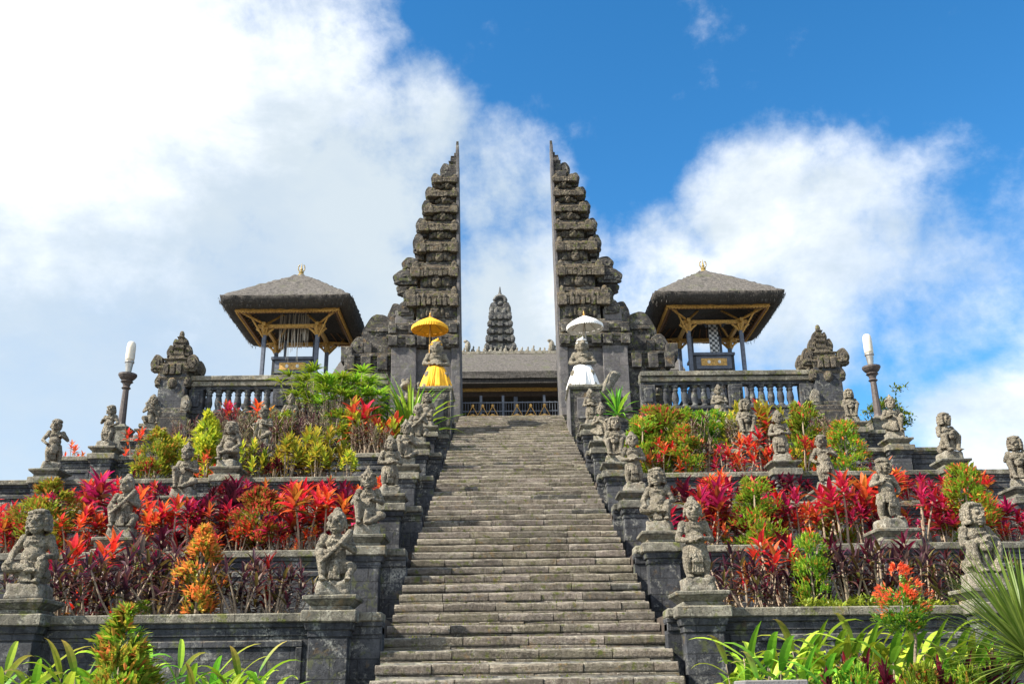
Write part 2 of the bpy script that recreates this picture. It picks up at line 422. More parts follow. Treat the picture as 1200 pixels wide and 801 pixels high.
g = MB(); g.add([(-1500, -1500, GZ), (1500, -1500, GZ), (1500, 1500, GZ), (-1500, 1500, GZ)], [(0, 1, 2, 3)])
tag(g.build('ground', 'ground_mix'), kind='structure')
for s in (-1, 1):
    for k in range(6):
        m = MB(); xs = sorted((s*2.02, s*(EXT[s][k]-0.1)))
        m.box(xs[0], xs[1], YK[k]+0.2, YK[k+1]+0.2, GZ, ZK[k]-0.05)
        tag(m.build('terrain', 'soil', sub=0.8, rough=0.03), kind='structure')
m = MB()
m.box(-EXT[-1][6]+0.2, -2.03, YK[6]+0.2, 58, GZ, 9.05); m.box(2.03, EXT[1][6]-0.2, YK[6]+0.2, 58, GZ, 9.05)
tag(m.build('temple_court', 'gate_smooth'), kind='structure')
m = MB(); m.box(-2.0, 2.0, 36.5, 58, 8.5, 10.2)
tag(m.build('pavement', 'step_stone'), kind='structure')

stair = thing('stone_staircase', 'long worn grey stone staircase climbing from the bottom edge to the split gate', 'staircase', (0, 8.9, GZ))
sl_ = neg((0, 8.9, GZ))
body = MB()
body.platex([(8.9, GZ), (37.0, GZ), (37.0, 10.0), (36.3, 10.0), (9.0, GZ+0.02)], -1.97, 1.97)
body.build('stair_body', 'wall_stone', stair, sl_)
rs = random.Random(3)
def block(mb, x0, x1, y0, y1, z0, z1, ch, tint, seed):
    n = max(2, int((x1-x0)/0.16)); vs = []; fs = []
    for i in range(n+1):
        x = x0+(x1-x0)*i/n
        if i == 0: x += 0.006
        if i == n: x -= 0.006
        e = ch*(0.45+1.5*max(0, 0.5+mn.noise(Vector((x*2.3, seed, 0.3))))+ (2.5*max(0, mn.noise(Vector((x*4.1, seed, 8.3)))-0.25)))
        if i in (0, n): e *= 1.6
        j = 0.012*mn.noise(Vector((x*3, seed, 4.4))); k = 0.008*mn.noise(Vector((x*2, seed, 9.4)))
        vs += [(x, y0+j+0.008, z0), (x, y0+j, z0+0.02), (x, y0+j, z1-e), (x, y0+j+e*0.35, z1-e*0.35+k), (x, y0+j+e, z1+k), (x, y1, z1), (x, y1, z0)]
    for i in range(n):
        a, b = 7*i, 7*(i+1)
        for q in range(6): fs.append((a+q, b+q, b+q+1, a+q+1))
    fs.append(tuple(range(6, -1, -1))); fs.append(tuple(7*n+q for q in range(7)))
    mb.add(vs, fs, tint)
for i in range(-9, 52):
    y = Y0+i*RUN; z = Z0+i*RISE
    m = MB(); top_h = 0.118+0.012*rs.random()
    for (za, zb, off, lo, hi, ch) in ((z-top_h, z, 0.0, 0.55, 1.25, 0.024), (z-RISE-0.012, z-top_h-0.005, rs.choice((0.004, 0.008, 0.014)), 0.5, 1.3, 0.010)):
        x = -2.0+rs.uniform(-0.02, 0.02)
        while x < 1.99:
            w = rs.uniform(lo, hi); x2 = min(2.0, x+w)
            if 2.0-x2 < 0.3: x2 = 2.0+rs.uniform(-0.02, 0.02)
            v = rs.uniform(0.62, 1.25); tint = (v, v*rs.uniform(0.96, 1.02), v*rs.uniform(0.9, 1.03))
            if rs.random() < 0.035: tint = (v*0.45, v*0.5, v*0.55)
            dz = rs.uniform(-0.006, 0.004)
            block(m, x, x2, y+off+rs.uniform(-0.014, 0.012), y+RUN+0.1, za, zb+dz, ch, tint, i*7.3+x)
            x = x2
    m.build('step', 'step_stone', stair, sl_)

# ---------------------------------------------------------------- terrace retaining walls
def wall(k, s):
    zt = ZK[k]; zb = ZK[k-1]-0.1 if k else GZ
    xa, xb = 1.985, EXT[s][k]
    y = YK[k]; org = (s*xa, y, zb)
    w = thing('terrace_wall', f"dark stone retaining wall of the {LVL[k]} terrace on the {side_word(s)} of the stairs", 'wall', org)
    o = neg(org)
    def bx(m, a, b, y0, y1, z0, z1, fl=0):
        x0, x1 = sorted((s*a, s*b)); m.box(x0, x1, y0, y1, z0, z1, fl)
    m = MB(); bx(m, xa, xb, y+0.045, y+0.3, zb, zt-0.19); m.build('wall_body', 'wall_stone', w, o)
    m = MB(); bx(m, xa, xb+0.06, y-0.05, y+0.36, zt-0.125, zt)
    m.build('coping', 'cap_stone', w, o, bevel=0.016, sub=0.5, rough=0.008)
    m = MB(); bx(m, xa, xb+0.03, y-0.005, y+0.32, zt-0.19, zt-0.125, 0.012); bx(m, xa, xb+0.02, y+0.022, y+0.3, zt-0.3, zt-0.19)
    m.build('moulding', 'wall_stone', w, o, bevel=0.01)
    m = MB(); zlo = zb+0.12
    bx(m, xa, xb+0.03, y-0.01, y+0.3, zb, zlo+0.06); bx(m, xa, xb, y+0.02, y+0.3, zlo+0.06, zlo+0.14)
    m.build('plinth', 'wall_stone', w, o, bevel=0.012)
    m = MB(); xs = [v for v in SX[s]]            # raised frames of the sunk panels between the pedestals
    for a, b in zip([v+0.4 for v in xs], [v-0.4 for v in xs[1:]]+[min(xb-0.3, xs[-1]+3.4)]):
        if a < xb-0.6 and b > a+0.4:
            b = min(b, xb-0.25)
            z0, z1 = max(zlo+0.22, zt-1.05), zt-0.36
            t = 0.09
            bx(m, a, b, y+0.016, y+0.1, z1-t, z1); bx(m, a, b, y+0.016, y+0.1, z0, z0+t); bx(m, a, a+t, y+0.018, y+0.1, z0+t, z1-t); bx(m, b-t, b, y+0.018, y+0.1, z0+t, z1-t)
    if m.v: m.build('panel_frame', 'wall_stone', w, o, bevel=0.01)
    if k >= 3 and k < 6:
        m = MB(); bx(m, xb-0.3, xb-0.002, y+0.3, YK[k+1]+0.3, zb-0.6, zt-0.14); m.build('return_wall', 'wall_stone', w, o)
        m = MB(); bx(m, xb-0.34, xb+0.058, y+0.37, YK[k+1]+0.3, zt-0.12, zt-0.004); m.build('return_coping', 'cap_stone', w, o, bevel=0.016)
for s in (-1, 1):
    for k in range(7): wall(k, s)

# ---------------------------------------------------------------- pedestals
def ped_parts(h):
    b = MB(); b.cbox(0, 0.02, 0.54, 0.5, 0.16, h-0.3)
    base = MB(); base.cbox(0, 0.02, 0.70, 0.62, 0, 0.1); base.cbox(0, 0.02, 0.62, 0.56, 0.1, 0.17, -0.02)
    c = MB(); c.cbox(0, 0.02, 0.57, 0.53, h-0.34, h-0.25); c.cbox(0, 0.02, 0.62, 0.57, h-0.25, h-0.15, 0.03)
    t = MB(); t.cbox(0, 0.02, 0.76, 0.70, h-0.15, h+0.012)
    sl = MB(); sl.cbox(0, 0.02, 0.56, 0.54, h+0.012, h+0.07); sl.cbox(0, 0.02, 0.54, 0.52, h+0.07, h+0.15, 0.08); sl.cbox(0, 0.02, 0.74, 0.70, h+0.15, h+0.21, 0.008)
    return [('shaft', b.mesh('shaft', 'wall_stone', bevel=0.012)), ('plinth', base.mesh('plinth', 'wall_stone', bevel=0.01)), ('cornice', c.mesh('cornice', 'wall_stone', bevel=0.01)),
            ('cap', t.mesh('cap', 'cap_stone', bevel=0.018, sub=0.25, rough=0.008)), ('top_slab', sl.mesh('top_slab', 'cap_stone', bevel=0.012, sub=0.25, rough=0.007))]
PH0 = ped_parts(ZK[0]-GZ); PH1 = ped_parts(1.31+0.09)
COLW = ['next to the stairs', 'mid terrace', 'outer end']
def where(k, s, c):
    return f"{LVL[k]} {side_word(s)} terrace, {COLW[c]}"
def pedestal(k, s, c):
    x = s*SX[s][c]; h = ZK[k]-GZ if k == 0 else 1.40
    t = thing('stone_pedestal', f"dark stone statue pedestal {where(k, s, c)}", 'pedestal', (x, YK[k]-0.02, ZK[k]-h), 0, 'statue pedestals along the terrace walls')
    for n, me in (PH0 if k == 0 else PH1): link(n, me, t)
    return (x, YK[k]+0.0, ZK[k]+0.21)

# ---------------------------------------------------------------- carved figures
def remesh(mb, name, mat, voxel=0.016, amp=0.004, smooth=True):
    me = mb.mesh('tmp', mat); o = bpy.data.objects.new('tmp', me); C.objects.link(o)
    r = o.modifiers.new('r', 'REMESH'); r.mode = 'VOXEL'; r.voxel_size = voxel
    dg = bpy.context.evaluated_depsgraph_get(); dg.update()
    out = bpy.data.meshes.new_from_object(o.evaluated_get(dg)); out.name = name
    bpy.data.objects.remove(o); bpy.data.meshes.remove(me)
    out.materials.clear(); out.materials.append(MATS[mat])
    bm = bmesh.new(); bm.from_mesh(out)
    bmesh.ops.smooth_vert(bm, verts=bm.verts, factor=0.08, use_axis_x=True, use_axis_y=True, use_axis_z=True)
    bm.normal_update()
    for v in bm.verts:
        v.co += v.normal*(amp*mn.noise(v.co*16)+amp*0.9*mn.noise(v.co*38)+amp*1.0*mn.noise(v.co*6)-amp*2.2*max(0, mn.noise(v.co*27+Vector((9, 2, 4)))-.28))
    bm.to_mesh(out); bm.free()
    if smooth: out.polygons.foreach_set('use_smooth', [True]*len(out.polygons))
    return out
def ring(mb, c, rx, ry, r, n=16, a0=0, a1=2*math.pi, tilt=0):
    for i in range(n):
        a = a0+(a1-a0)*i/(n-1 if a1-a0 < 6.2 else n)
        mb.ell((c[0]+rx*math.cos(a), c[1]+ry*math.sin(a), c[2]+tilt*math.sin(a)), r, 7, 5)
def head(mb, c, hair, yaw=0.0, tilt=0.0, s=1.16):
    """a bulging-eyed temple guardian's head; front is -y"""
    from mathutils import Euler
    E_ = Euler((0, tilt, yaw)).to_matrix(); c = Vector(c)
    def P(x, y, z): return c+E_ @ (Vector((x, y, z))*s)
    def el(x, y, z, *r): mb.ell(P(x, y, z), [q*s for q in (r if len(r) == 3 else r*3)], 12, 8, E_)
    el(0, 0, 0.0, .108, .112, .135); el(0, -.035, -.062, .088, .08, .065)      # skull, jaw
    for q in (-1, 1):
        el(q*.046, -.102, .028, .033, .030, .030); el(q*.046, -.128, .026, .016, .012, .016)   # lids, eyeballs
        el(q*.047, -.106, .066, .042, .026, .014)                             # brow
        el(q*.062, -.085, -.035, .034, .026, .028)                            # cheek
        el(q*.118, .0, -.005, .018, .032, .045); el(q*.124, -.005, -.06, .02, .02, .024)        # ear, earring
        el(q*.022, -.125, -.022, .016, .016, .013)                            # nostril
    el(0, -.138, -.012, .024, .036, .03); el(0, -.108, .01, .018, .034, .05)          # nose
    el(0, -.114, -.056, .058, .022, .012); el(0, -.108, -.09, .05, .024, .015)    # lips
    el(0, -.09, -.118, .03, .026, .02)                                        # chin
    if hair == 'crown':
        for i in range(14):
            a = 2*math.pi*i/14; el(.112*math.cos(a), .112*math.sin(a)+.005, .082, .024, .024, .024)
        el(0, .01, .115, .092, .092, .05); el(0, .015, .16, .06, .06, .05); el(0, .02, .205, .035, .035, .04)
        el(0, -.105, .115, .028, .02, .04)
    elif hair == 'curls':
        for j in range(5):
            for i in range(11):
                a = math.pi*(-.12+1.24*i/10); z = .115-.05*j
                rr = (.085, .118, .13, .132, .125)[j]
                el(rr*math.cos(a), rr*math.sin(a)*.95+.015, z, .03, .03, .03)
        for i in range(7): el(-.09+.03*i, -.07+.004*(i-3)**2*.5, .115, .024, .024, .024)
        el(0, .02, .12, .1, .1, .045)
    elif hair == 'bun':
        el(0, .02, .05, .118, .115, .1); el(0, .05, .15, .06, .06, .05); ring(mb, P(0, 0, .06), .112*s, .112*s, .016*s, 18)
    else:
        el(0, .035, -.02, .128, .1, .15); el(0, .03, .1, .112, .105, .05); el(0, .04, -.14, .105, .07, .08)
        ring(mb, P(0, 0, .075), .113*s, .113*s, .018*s, 18)
def hand(mb, c, d, up, s=1.0):
    c = Vector(c); d = Vector(d).normalized(); u = Vector(up).normalized(); w = d.cross(u).normalized()
    mb.ell(c, (.038*s, .036*s, .034*s), 8, 6)
    for i in range(4):
        b = c+w*(i-1.5)*.021*s+d*.022*s; L = (.04, .05, .047, .036)[i]*s
        m_ = b+d*L*.6+u*.004; e = m_+d*L*.35-u*.022*s
        mb.limb((b, .0115*s), (m_, .011*s), (e, .010*s))
    b = c-w*.034*s; mb.limb((b, .013*s), (b+d*.035*s-w*.012*s-u*.004, .011*s))
def figure(kind):
    """a squat carved guardian standing on z = 0, facing -y"""
    m = MB(); V = Vector
    seated = kind in ('knee', 'club', 'cross', 'hug')
    pz = 0.24 if seated else 0.44
    lean = 0.0
    m.ell((0, .02, pz), (.165, .14, .12)); m.ell((0, -.035, pz+.13), (.165, .145, .135)); m.ell((0, 0, pz+.28), (.175, .125, .135))
    for q in (-1, 1):
        m.ell((q*.075, -.075, pz+.285), (.075, .05, .055)); m.ell((q*.175, 0, pz+.35), .075)
    m.ell((0, -.168, pz+.1), (.018, .012, .018))
    m.limb(((0, 0, pz+.37), .075), ((0, -.01, pz+.43), .068))
    ring(m, (0, .0, pz+.385), .115, .105, .02, 18, tilt=.02); ring(m, (0, -.015, pz+.35), .135, .125, .016, 20, tilt=.045)
    ring(m, (0, .0, pz+.03), .17, .155, .026, 22); ring(m, (0, .0, pz+.0), .172, .157, .02, 24)
    for i in range(18):                    # short pleated hip cloth
        a = 2*math.pi*i/18
        m.limb(((.165*math.cos(a), .15*math.sin(a), pz+.01), .022), ((.195*math.cos(a), .175*math.sin(a), pz-.12), .026))
    for i in range(5): m.limb(((-.05+.025*i, -.165, pz), .018), ((-.07+.035*i, -.215 if seated else -.17, pz-.2), .02))
    hz = pz+.56
    sh = lambda q: (q*.185, 0, pz+.34)
    def arm(q, el, ha, d=(0, -1, 0), up=(0, 0, 1)):
        el = (el[0]*.86, el[1], el[2])
        m.limb((sh(q), .066), (el, .047), (ha, .034)); hand(m, ha, d, up, 1.15)
        a = V(sh(q)).lerp(V(el), .45); m.ell(a, (.072, .072, .03)); b = V(el).lerp(V(ha), .75); m.ell(b, (.05, .05, .024))
    def leg(q, kn, ft, hip=None, toe=(0, -1, 0)):
        h = hip or (q*.1, 0, pz-.02)
        m.limb((h, .105), (kn, .075), (ft, .045)); f = V(ft)+V(toe)*.06
        m.ell((f.x, f.y, max(.028, ft[2]-.03)), (.05 if abs(toe[1]) > .6 else .09, .09 if abs(toe[1]) > .6 else .05, .034))
        for i in range(5): m.ell((f.x+(i-2)*.019*abs(toe[1])+toe[0]*.08, f.y+toe[1]*.085+abs(toe[0])*(i-2)*.019, max(.022, ft[2]-.04)), .016, 6, 5)
        a = V(kn).lerp(V(ft), .8); m.ell(a, (.058, .058, .022))
    if kind == 'knee':
        leg(1, (.2, -.17, .4), (.17, -.16, .06)); leg(-1, (-.27, -.13, .17), (-.06, -.23, .06), toe=(.8, -.4, 0))
        arm(1, (.33, -.02, pz+.17), (.22, -.2, .46), (-.3, -1, -.3)); arm(-1, (-.32, -.03, pz+.17), (-.1, -.2, pz+.2), (1, -.2, .2))
        head(m, (0.0, -.03, hz), 'crown', .25, .06)
    elif kind == 'club':
        leg(-1, (-.21, -.16, .37), (-.17, -.17, .06)); leg(1, (.25, -.14, .19), (.2, -.2, .06))
        arm(-1, (-.31, -.06, pz+.16), (-.12, -.21, pz+.14), (1, -.2, .3)); arm(1, (.32, -.06, pz+.18), (.1, -.21, pz+.25), (-1, -.2, .2))
        m.limb(((-.2, -.22, pz+.02), .028), ((0, -.245, pz+.18), .032), ((.2, -.2, pz+.4), .055))
        head(m, (0.0, -.03, hz), 'bun', -.3, -.08)
    elif kind == 'cross':
        leg(1, (.28, -.16, .22), (-.02, -.25, .2), toe=(-.9, -.2, 0)); leg(-1, (-.2, -.2, .26), (-.17, -.2, .06))
        arm(1, (.34, -.04, pz+.15), (.24, -.19, .3), (0, -1, -.4)); arm(-1, (-.33, .0, pz+.14), (-.2, -.2, .34), (.2, -1, -.3))
        head(m, (0.0, -.035, hz), 'curls', .15, .1)
    elif kind == 'hug':
        leg(1, (.19, -.2, .36), (.13, -.22, .06)); leg(-1, (-.19, -.2, .36), (-.13, -.22, .06))
        arm(1, (.31, -.1, pz+.16), (.06, -.27, pz+.17), (-1, -.1, .1)); arm(-1, (-.31, -.1, pz+.2), (-.05, -.26, pz+.23), (1, -.1, .1))
        m.ell((0, -.24, pz+.12), (.1, .07, .09))
        head(m, (0.0, -.04, hz), 'curls', -.35, .02)
    elif kind == 'belly':
        leg(1, (.15, -.07, .25), (.14, -.05, .06)); leg(-1, (-.15, -.07, .25), (-.14, -.05, .06))
        arm(1, (.32, -.02, pz+.14), (.07, -.2, pz+.13), (-1, -.2, 0)); arm(-1, (-.32, -.02, pz+.14), (-.08, -.2, pz+.1), (1, -.2, 0))
        m.ell((0, -.1, .26), (.075, .04, .2)); m.ell((0, -.1, .12), (.1, .045, .06))
        for i in range(5): m.limb(((-.06+.03*i, -.14, .4), .014), ((-.08+.04*i, -.14, .1), .016))
        m.ell((0, .1, .25), (.2, .1, .27)); head(m, (0.0, -.03, hz), 'bun', 0.0, .0)
    elif kind == 'hip':
        leg(1, (.14, -.09, .26), (.12, -.1, .06)); leg(-1, (-.17, -.03, .26), (-.16, .0, .06))
        arm(1, (.36, -.01, pz+.15), (.2, -.1, pz+.05), (-1, -.3, 0)); arm(-1, (-.36, .0, pz+.2), (-.16, -.15, pz+.25), (1, -.2, .2))
        m.ell((0, -.1, .24), (.07, .04, .19)); m.ell((0, .09, .2), (.17, .09, .22))
        for i in range(4): m.limb(((-.045+.03*i, -.135, .4), .013), ((-.07+.045*i, -.135, .08), .015))
        head(m, (0.02, -.03, hz), 'long', .3, -.14)
    elif kind == 'guard':                              # the big seated pair at the head of the stairs
        leg(1, (.2, -.22, .27), (.15, -.2, .05)); leg(-1, (-.2, -.22, .27), (-.15, -.2, .05))
        arm(1, (.33, -.03, pz+.15), (.07, -.22, pz+.08), (-1, -.2, 0)); arm(-1, (-.33, -.03, pz+.15), (-.08, -.22, pz+.1), (1, -.2, 0))
        head(m, (0.0, -.03, hz), 'none', 0.0, .0)
    if seated: m.ell((0, .1, .13), (.22, .17, .16)); m.ell((.02, -.2, .17), (.05, .035, .14))
    return m
def figmesh(kind, mirror=False, voxel=0.0102):
    m = figure(kind)
    if mirror:
        m.v = [(-x, y, z) for x, y, z in m.v]; m.f = [tuple(reversed(f)) for f in m.f]
    return remesh(m, 'figure', 'statue_stone', voxel)
def rock(w, d, h, seed):
    m = MB(); m.box(-w/2, w/2, -d/2, d/2, 0, h, -0.02)
    me = m.mesh('rock_base', 'rock_stone', bevel=0.02, sub=0.07, smooth=False)
    bm = bmesh.new(); bm.from_mesh(me); bm.normal_update()
    for v in bm.verts:
        if v.co.z > 0.02:
            n = mn.noise_vector(v.co*9+Vector((seed, 0, 0)))
            v.co += v.normal*(0.03*mn.noise(v.co*11+Vector((seed, 3, 0))))+n*0.012
    bm.to_mesh(me); bm.free(); me.polygons.foreach_set('use_smooth', [True]*len(me.polygons))
    return me
FIG = {}
def fig(kind, mir):
    if (kind, mir) not in FIG: FIG[(kind, mir)] = figmesh(kind, mir)
    return FIG[(kind, mir)]
ROCK = [rock(0.5, 0.46, 0.2, q*5.1) for q in range(3)]
DESC = {'knee': 'seated, one knee raised', 'club': 'seated, holding a club', 'cross': 'curly haired, crossed leg', 'hug': 'curly haired, hugging knees',
        'belly': 'standing, hands on belly', 'hip': 'standing, hand on hip'}
def statue(k, s, c, kind, mir=False, scale=1.0, rz=0.0):
    x, y, z = pedestal(k, s, c)
    t = thing('guardian_statue', f"grey stone guardian {DESC[kind]}, {where(k, s, c)}", 'statue', (x, y, z), rz, 'stone guardian statues on the terraces', scale)
    link('rock_base', ROCK[(k+c) % 3], t); link('figure', fig(kind, mir), t, (0, 0, 0.185)); t.scale.x *= .92
plan = {-1: [['club', 'cross'], ['knee', 'club'], ['belly', 'knee'], ['knee', 'cross', 'hip'], ['club', 'knee', 'hip'], ['cross', 'knee', 'club']],
        1: [['belly', 'hug'], ['cross', 'hip'], ['belly', 'hip', 'hug'], ['hug', 'belly', 'hug'], ['knee', 'hug', 'knee'], ['belly', 'belly', 'hug']]}
rr = random.Random(11)
for s in (-1, 1):
    for k in range(6):
        for c, kind in enumerate(plan[s][k]):
            sc_ = {0: 1.05, 1: 1.0}.get(k, 1.0)*rr.uniform(0.95, 1.05)
            if kind in ('belly', 'hip'): sc_ *= 0.92
            statue(k, s, c, kind, (k+c) % 2 == 1, sc_, rr.uniform(-0.35, 0.35)-s*0.1)

# the two seated guardians at the head of the stairs
def pleats(mb, z0, z1, rx0, ry0, rx1, ry1, c, n=60, rows=8, amp=0.02, a0=0, a1=2*math.pi, dip=0.0, swing=(0, 0)):
    vs = []; fs = []; full = a1-a0 > 6.2
    for i in range(rows+1):
        t = i/rows; e = t**.7
        for j in range(n):
            a = a0+(a1-a0)*j/(n if full else n-1)
            f = 1+amp*(1.2*t+0.15)*(math.sin(a*13+2*math.sin(a*3))+0.6*math.sin(a*23+t*2))
            x = (rx0+(rx1-rx0)*e)*f*math.cos(a)+swing[0]*t*t; y = (ry0+(ry1-ry0)*e)*f*math.sin(a)+swing[1]*t*t
            vs.append((c[0]+x, c[1]+y, z0+(z1-z0)*t-dip*t*max(0, -math.sin(a))+0.012*math.sin(a*7)*t))
    for i in range(rows):
        for j in range(n if full else n-1):
            k = (j+1) % n; fs.append((i*n+j, (i+1)*n+j, (i+1)*n+k, i*n+k))
    mb.add(vs, fs)
GF = figmesh('guard', False, 0.016)
def guardian(s, x, cloth, cname):
    z = 10.07; y = 32.62; sc_ = 1.55
    t = thing('guardian_statue', f"large seated guardian statue wearing {cname} headcloth and {cname} sarong at stair top", 'statue', (x, y, z), -s*0.12, 'large dressed guardians at the stair top', sc_)
    link('figure', GF, t, (0, 0, 0.10))
    m = MB(); m.cbox(0, -.04, .62, .6, 0, .13); m.build('rock_base', 'rock_stone', t, bevel=0.02, sub=0.08, rough=0.012, rs=7)
    m = MB(); pleats(m, .57, .06, .19, .18, .37, .42, (0, -.06), n=110, amp=.055, dip=.04)
    pleats(m, .57, -.10, .10, .23, .17, .44, (-.05, -.04), n=44, amp=.08, a0=-2.35, a1=-.85, dip=.03, swing=(-.13, 0))
    o = m.build('sarong', cloth, t, smooth=True)
    so_ = o.modifiers.new('thick', 'SOLIDIFY'); so_.thickness = 0.012
    m = MB(); ring(m, (0, -.01, .57), .185, .175, .03, 26); m.ell((0, -.19, .54), (.05, .03, .06)); m.build('sash', cloth, t, smooth=True)
    m = MB(); hz = .10+.24+.2+.545
    hz = .10+.44+.56
    m.lathe((0, -.02, hz), [(.128, .035), (.136, .06), (.134, .085), (.128, .1), (.12, .125), (.095, .15), (.05, .165), (.01, .168)], 22)
    m.ell((.0, -.12, hz+.12), (.05, .035, .05)); m.ell((.03, -.12, hz+.15), (.02, .02, .05))
    m.build('headcloth', cloth, t, smooth=True)
    return t
guardian(-1, -2.66, 'yellow_cloth', 'yellow'); guardian(1, 2.53, 'white_cloth', 'white')
for s, x in ((-1, -2.62), (1, 2.52)):                # their tall pedestals
    z0 = ZK[5]-0.05; zt = 10.07
    t = thing('stone_pedestal', f"tall block pedestal under the guardian dressed in {'yellow' if s < 0 else 'white'}", 'pedestal', (x, 32.55, z0), 0, 'tall pedestals of the dressed guardians')
    o = neg((0, 0, z0)); lc = (0, 0, -z0)
    m = MB(); m.cbox(0, 0, 1.06, 1.5, z0, zt-.16); m.build('shaft', 'gate_stone', t, lc, bevel=.02, sub=.3, rough=.012)
    m = MB(); m.cbox(0, 0, 1.14, 1.58, zt-.16, zt-.1); m.cbox(0, 0, 1.2, 1.64, zt-.1, zt); m.build('cap', 'cap_stone', t, lc, bevel=.014, sub=.3, rough=.008)
    m = MB(); m.cbox(0, -.76, .6, .08, zt-1.2, zt-.45); m.build('panel', 'gate_smooth', t, lc, bevel=.02)
    m = MB()
    m.box(-s*0.54-.02, -s*0.54+.02, -.8, .8, z0, zt-.17) ; m.build('side_slab', 'gate_smooth', t, lc, bevel=.008)

def umbrella(x, y, z, cloth, cname, tilt):
    t = thing('ceremonial_umbrella', f"{cname} fringed ceremonial umbrella above the {cname} clad guardian", 'umbrella', (x, y, z), 0, 'ceremonial umbrellas over the guardians')
    t.rotation_euler = (0, tilt, 0)
    m = MB(); m.tube([(0, 0, 0), (0, 0, 3.02)], .022, 8); m.build('pole', 'gold' if cname == 'yellow' else 'lamp_metal', t)
    m = MB(); n = 32; prof = [(.02, 3.0), (.14, 2.94), (.34, 2.83), (.52, 2.72), (.62, 2.63), (.66, 2.6)]
    vs = []; fs = []
    for r, zz in prof:
        for j in range(n):
            a = 2*math.pi*j/n; q = 1-(.03 if j % 2 else 0)*(r/.64); vs.append((r*q*math.cos(a), r*q*math.sin(a), zz))
    for i in range(len(prof)-1):
        for j in range(n): fs.append((i*n+j, (i+1)*n+j, (i+1)*n+(j+1) % n, i*n+(j+1) % n))
    m.add(vs, fs); o = m.build('canopy', cloth, t, smooth=True); so_ = o.modifiers.new('thick', 'SOLIDIFY'); so_.thickness = .008
    m = MB(); vs = []; fs = []; n = 96
    for j in range(n):
        a = 2*math.pi*j/n; q = 1-.02*(j % 2)
        vs += [(.662*q*math.cos(a), .662*q*math.sin(a), 2.6), (.672*q*math.cos(a), .672*q*math.sin(a), 2.49-.03*(j % 2))]
    for j in range(n): k = (j+1) % n; fs.append((2*j, 2*j+1, 2*k+1, 2*k))
    m.add(vs, fs); o = m.build('fringe', cloth, t); so_ = o.modifiers.new('thick', 'SOLIDIFY'); so_.thickness = .006
    for j in range(8):
        a = 2*math.pi*j/8
        m = MB(); m.tube([(.03*math.cos(a), .03*math.sin(a), 2.9), (.6*math.cos(a), .6*math.sin(a), 2.61)], .008, 5); m.build('rib', 'brown_wood', t)
    m = MB(); m.lathe((0, 0, 3.0), [(.03, 0), (.045, .04), (.02, .07), (.035, .1), (.012, .16), (.003, .2)], 10); m.build('finial', 'gold', t)
umbrella(-2.93, 32.95, 10.08, 'yellow_cloth', 'yellow', 0.0); umbrella(2.80, 32.95, 10.08, 'white_cloth', 'white', -0.04)

# ---------------------------------------------------------------- the split gate
def leaf_outline(w, h, n=14, lean=0.0):
    """upright scroll-like ear: flat inner edge at x=0, rounded outwards"""
    pts = [(0, 0), (w*0.8, 0)]
    for i in range(n+1):
        t = i/n; a = -0.5+t*(math.pi*0.5+0.75)
        pts.append((w*0.45+w*0.55*math.cos(a)*(1+0.06*math.sin(t*9)), h*0.5+h*0.5*math.sin(a)*(1+0.04*math.sin(t*11))+lean*t))
    pts.append((0, h*0.82))
    return pts
def ear(m, s, x, y0, y1, z, w, h):
    """curled corner ornament: body, raised rim and knob, leaning outwards from x on side s"""
    pl = [(s*px, pz) for px, pz in leaf_outline(w, h)]
    if s < 0: pl = pl[::-1]
    m.plate(pl, y0, y1, (x, 0, z))
    pl2 = [(s*px*.62+s*w*.2, pz*.62+h*.17) for px, pz in leaf_outline(w, h)]
    if s < 0: pl2 = pl2[::-1]
    m.plate(pl2, y0-.05, y1+.05, (x, 0, z))
    m.ell((x+s*w*.52, (y0+y1)/2, z+h*.5), (w*.16, (y1-y0)/2+.1, h*.13), 10, 7)
    m.ell((x+s*w*.8, (y0+y1)/2, z+h*.16), (w*.2, (y1-y0)/2+.04, h*.14), 10, 7)
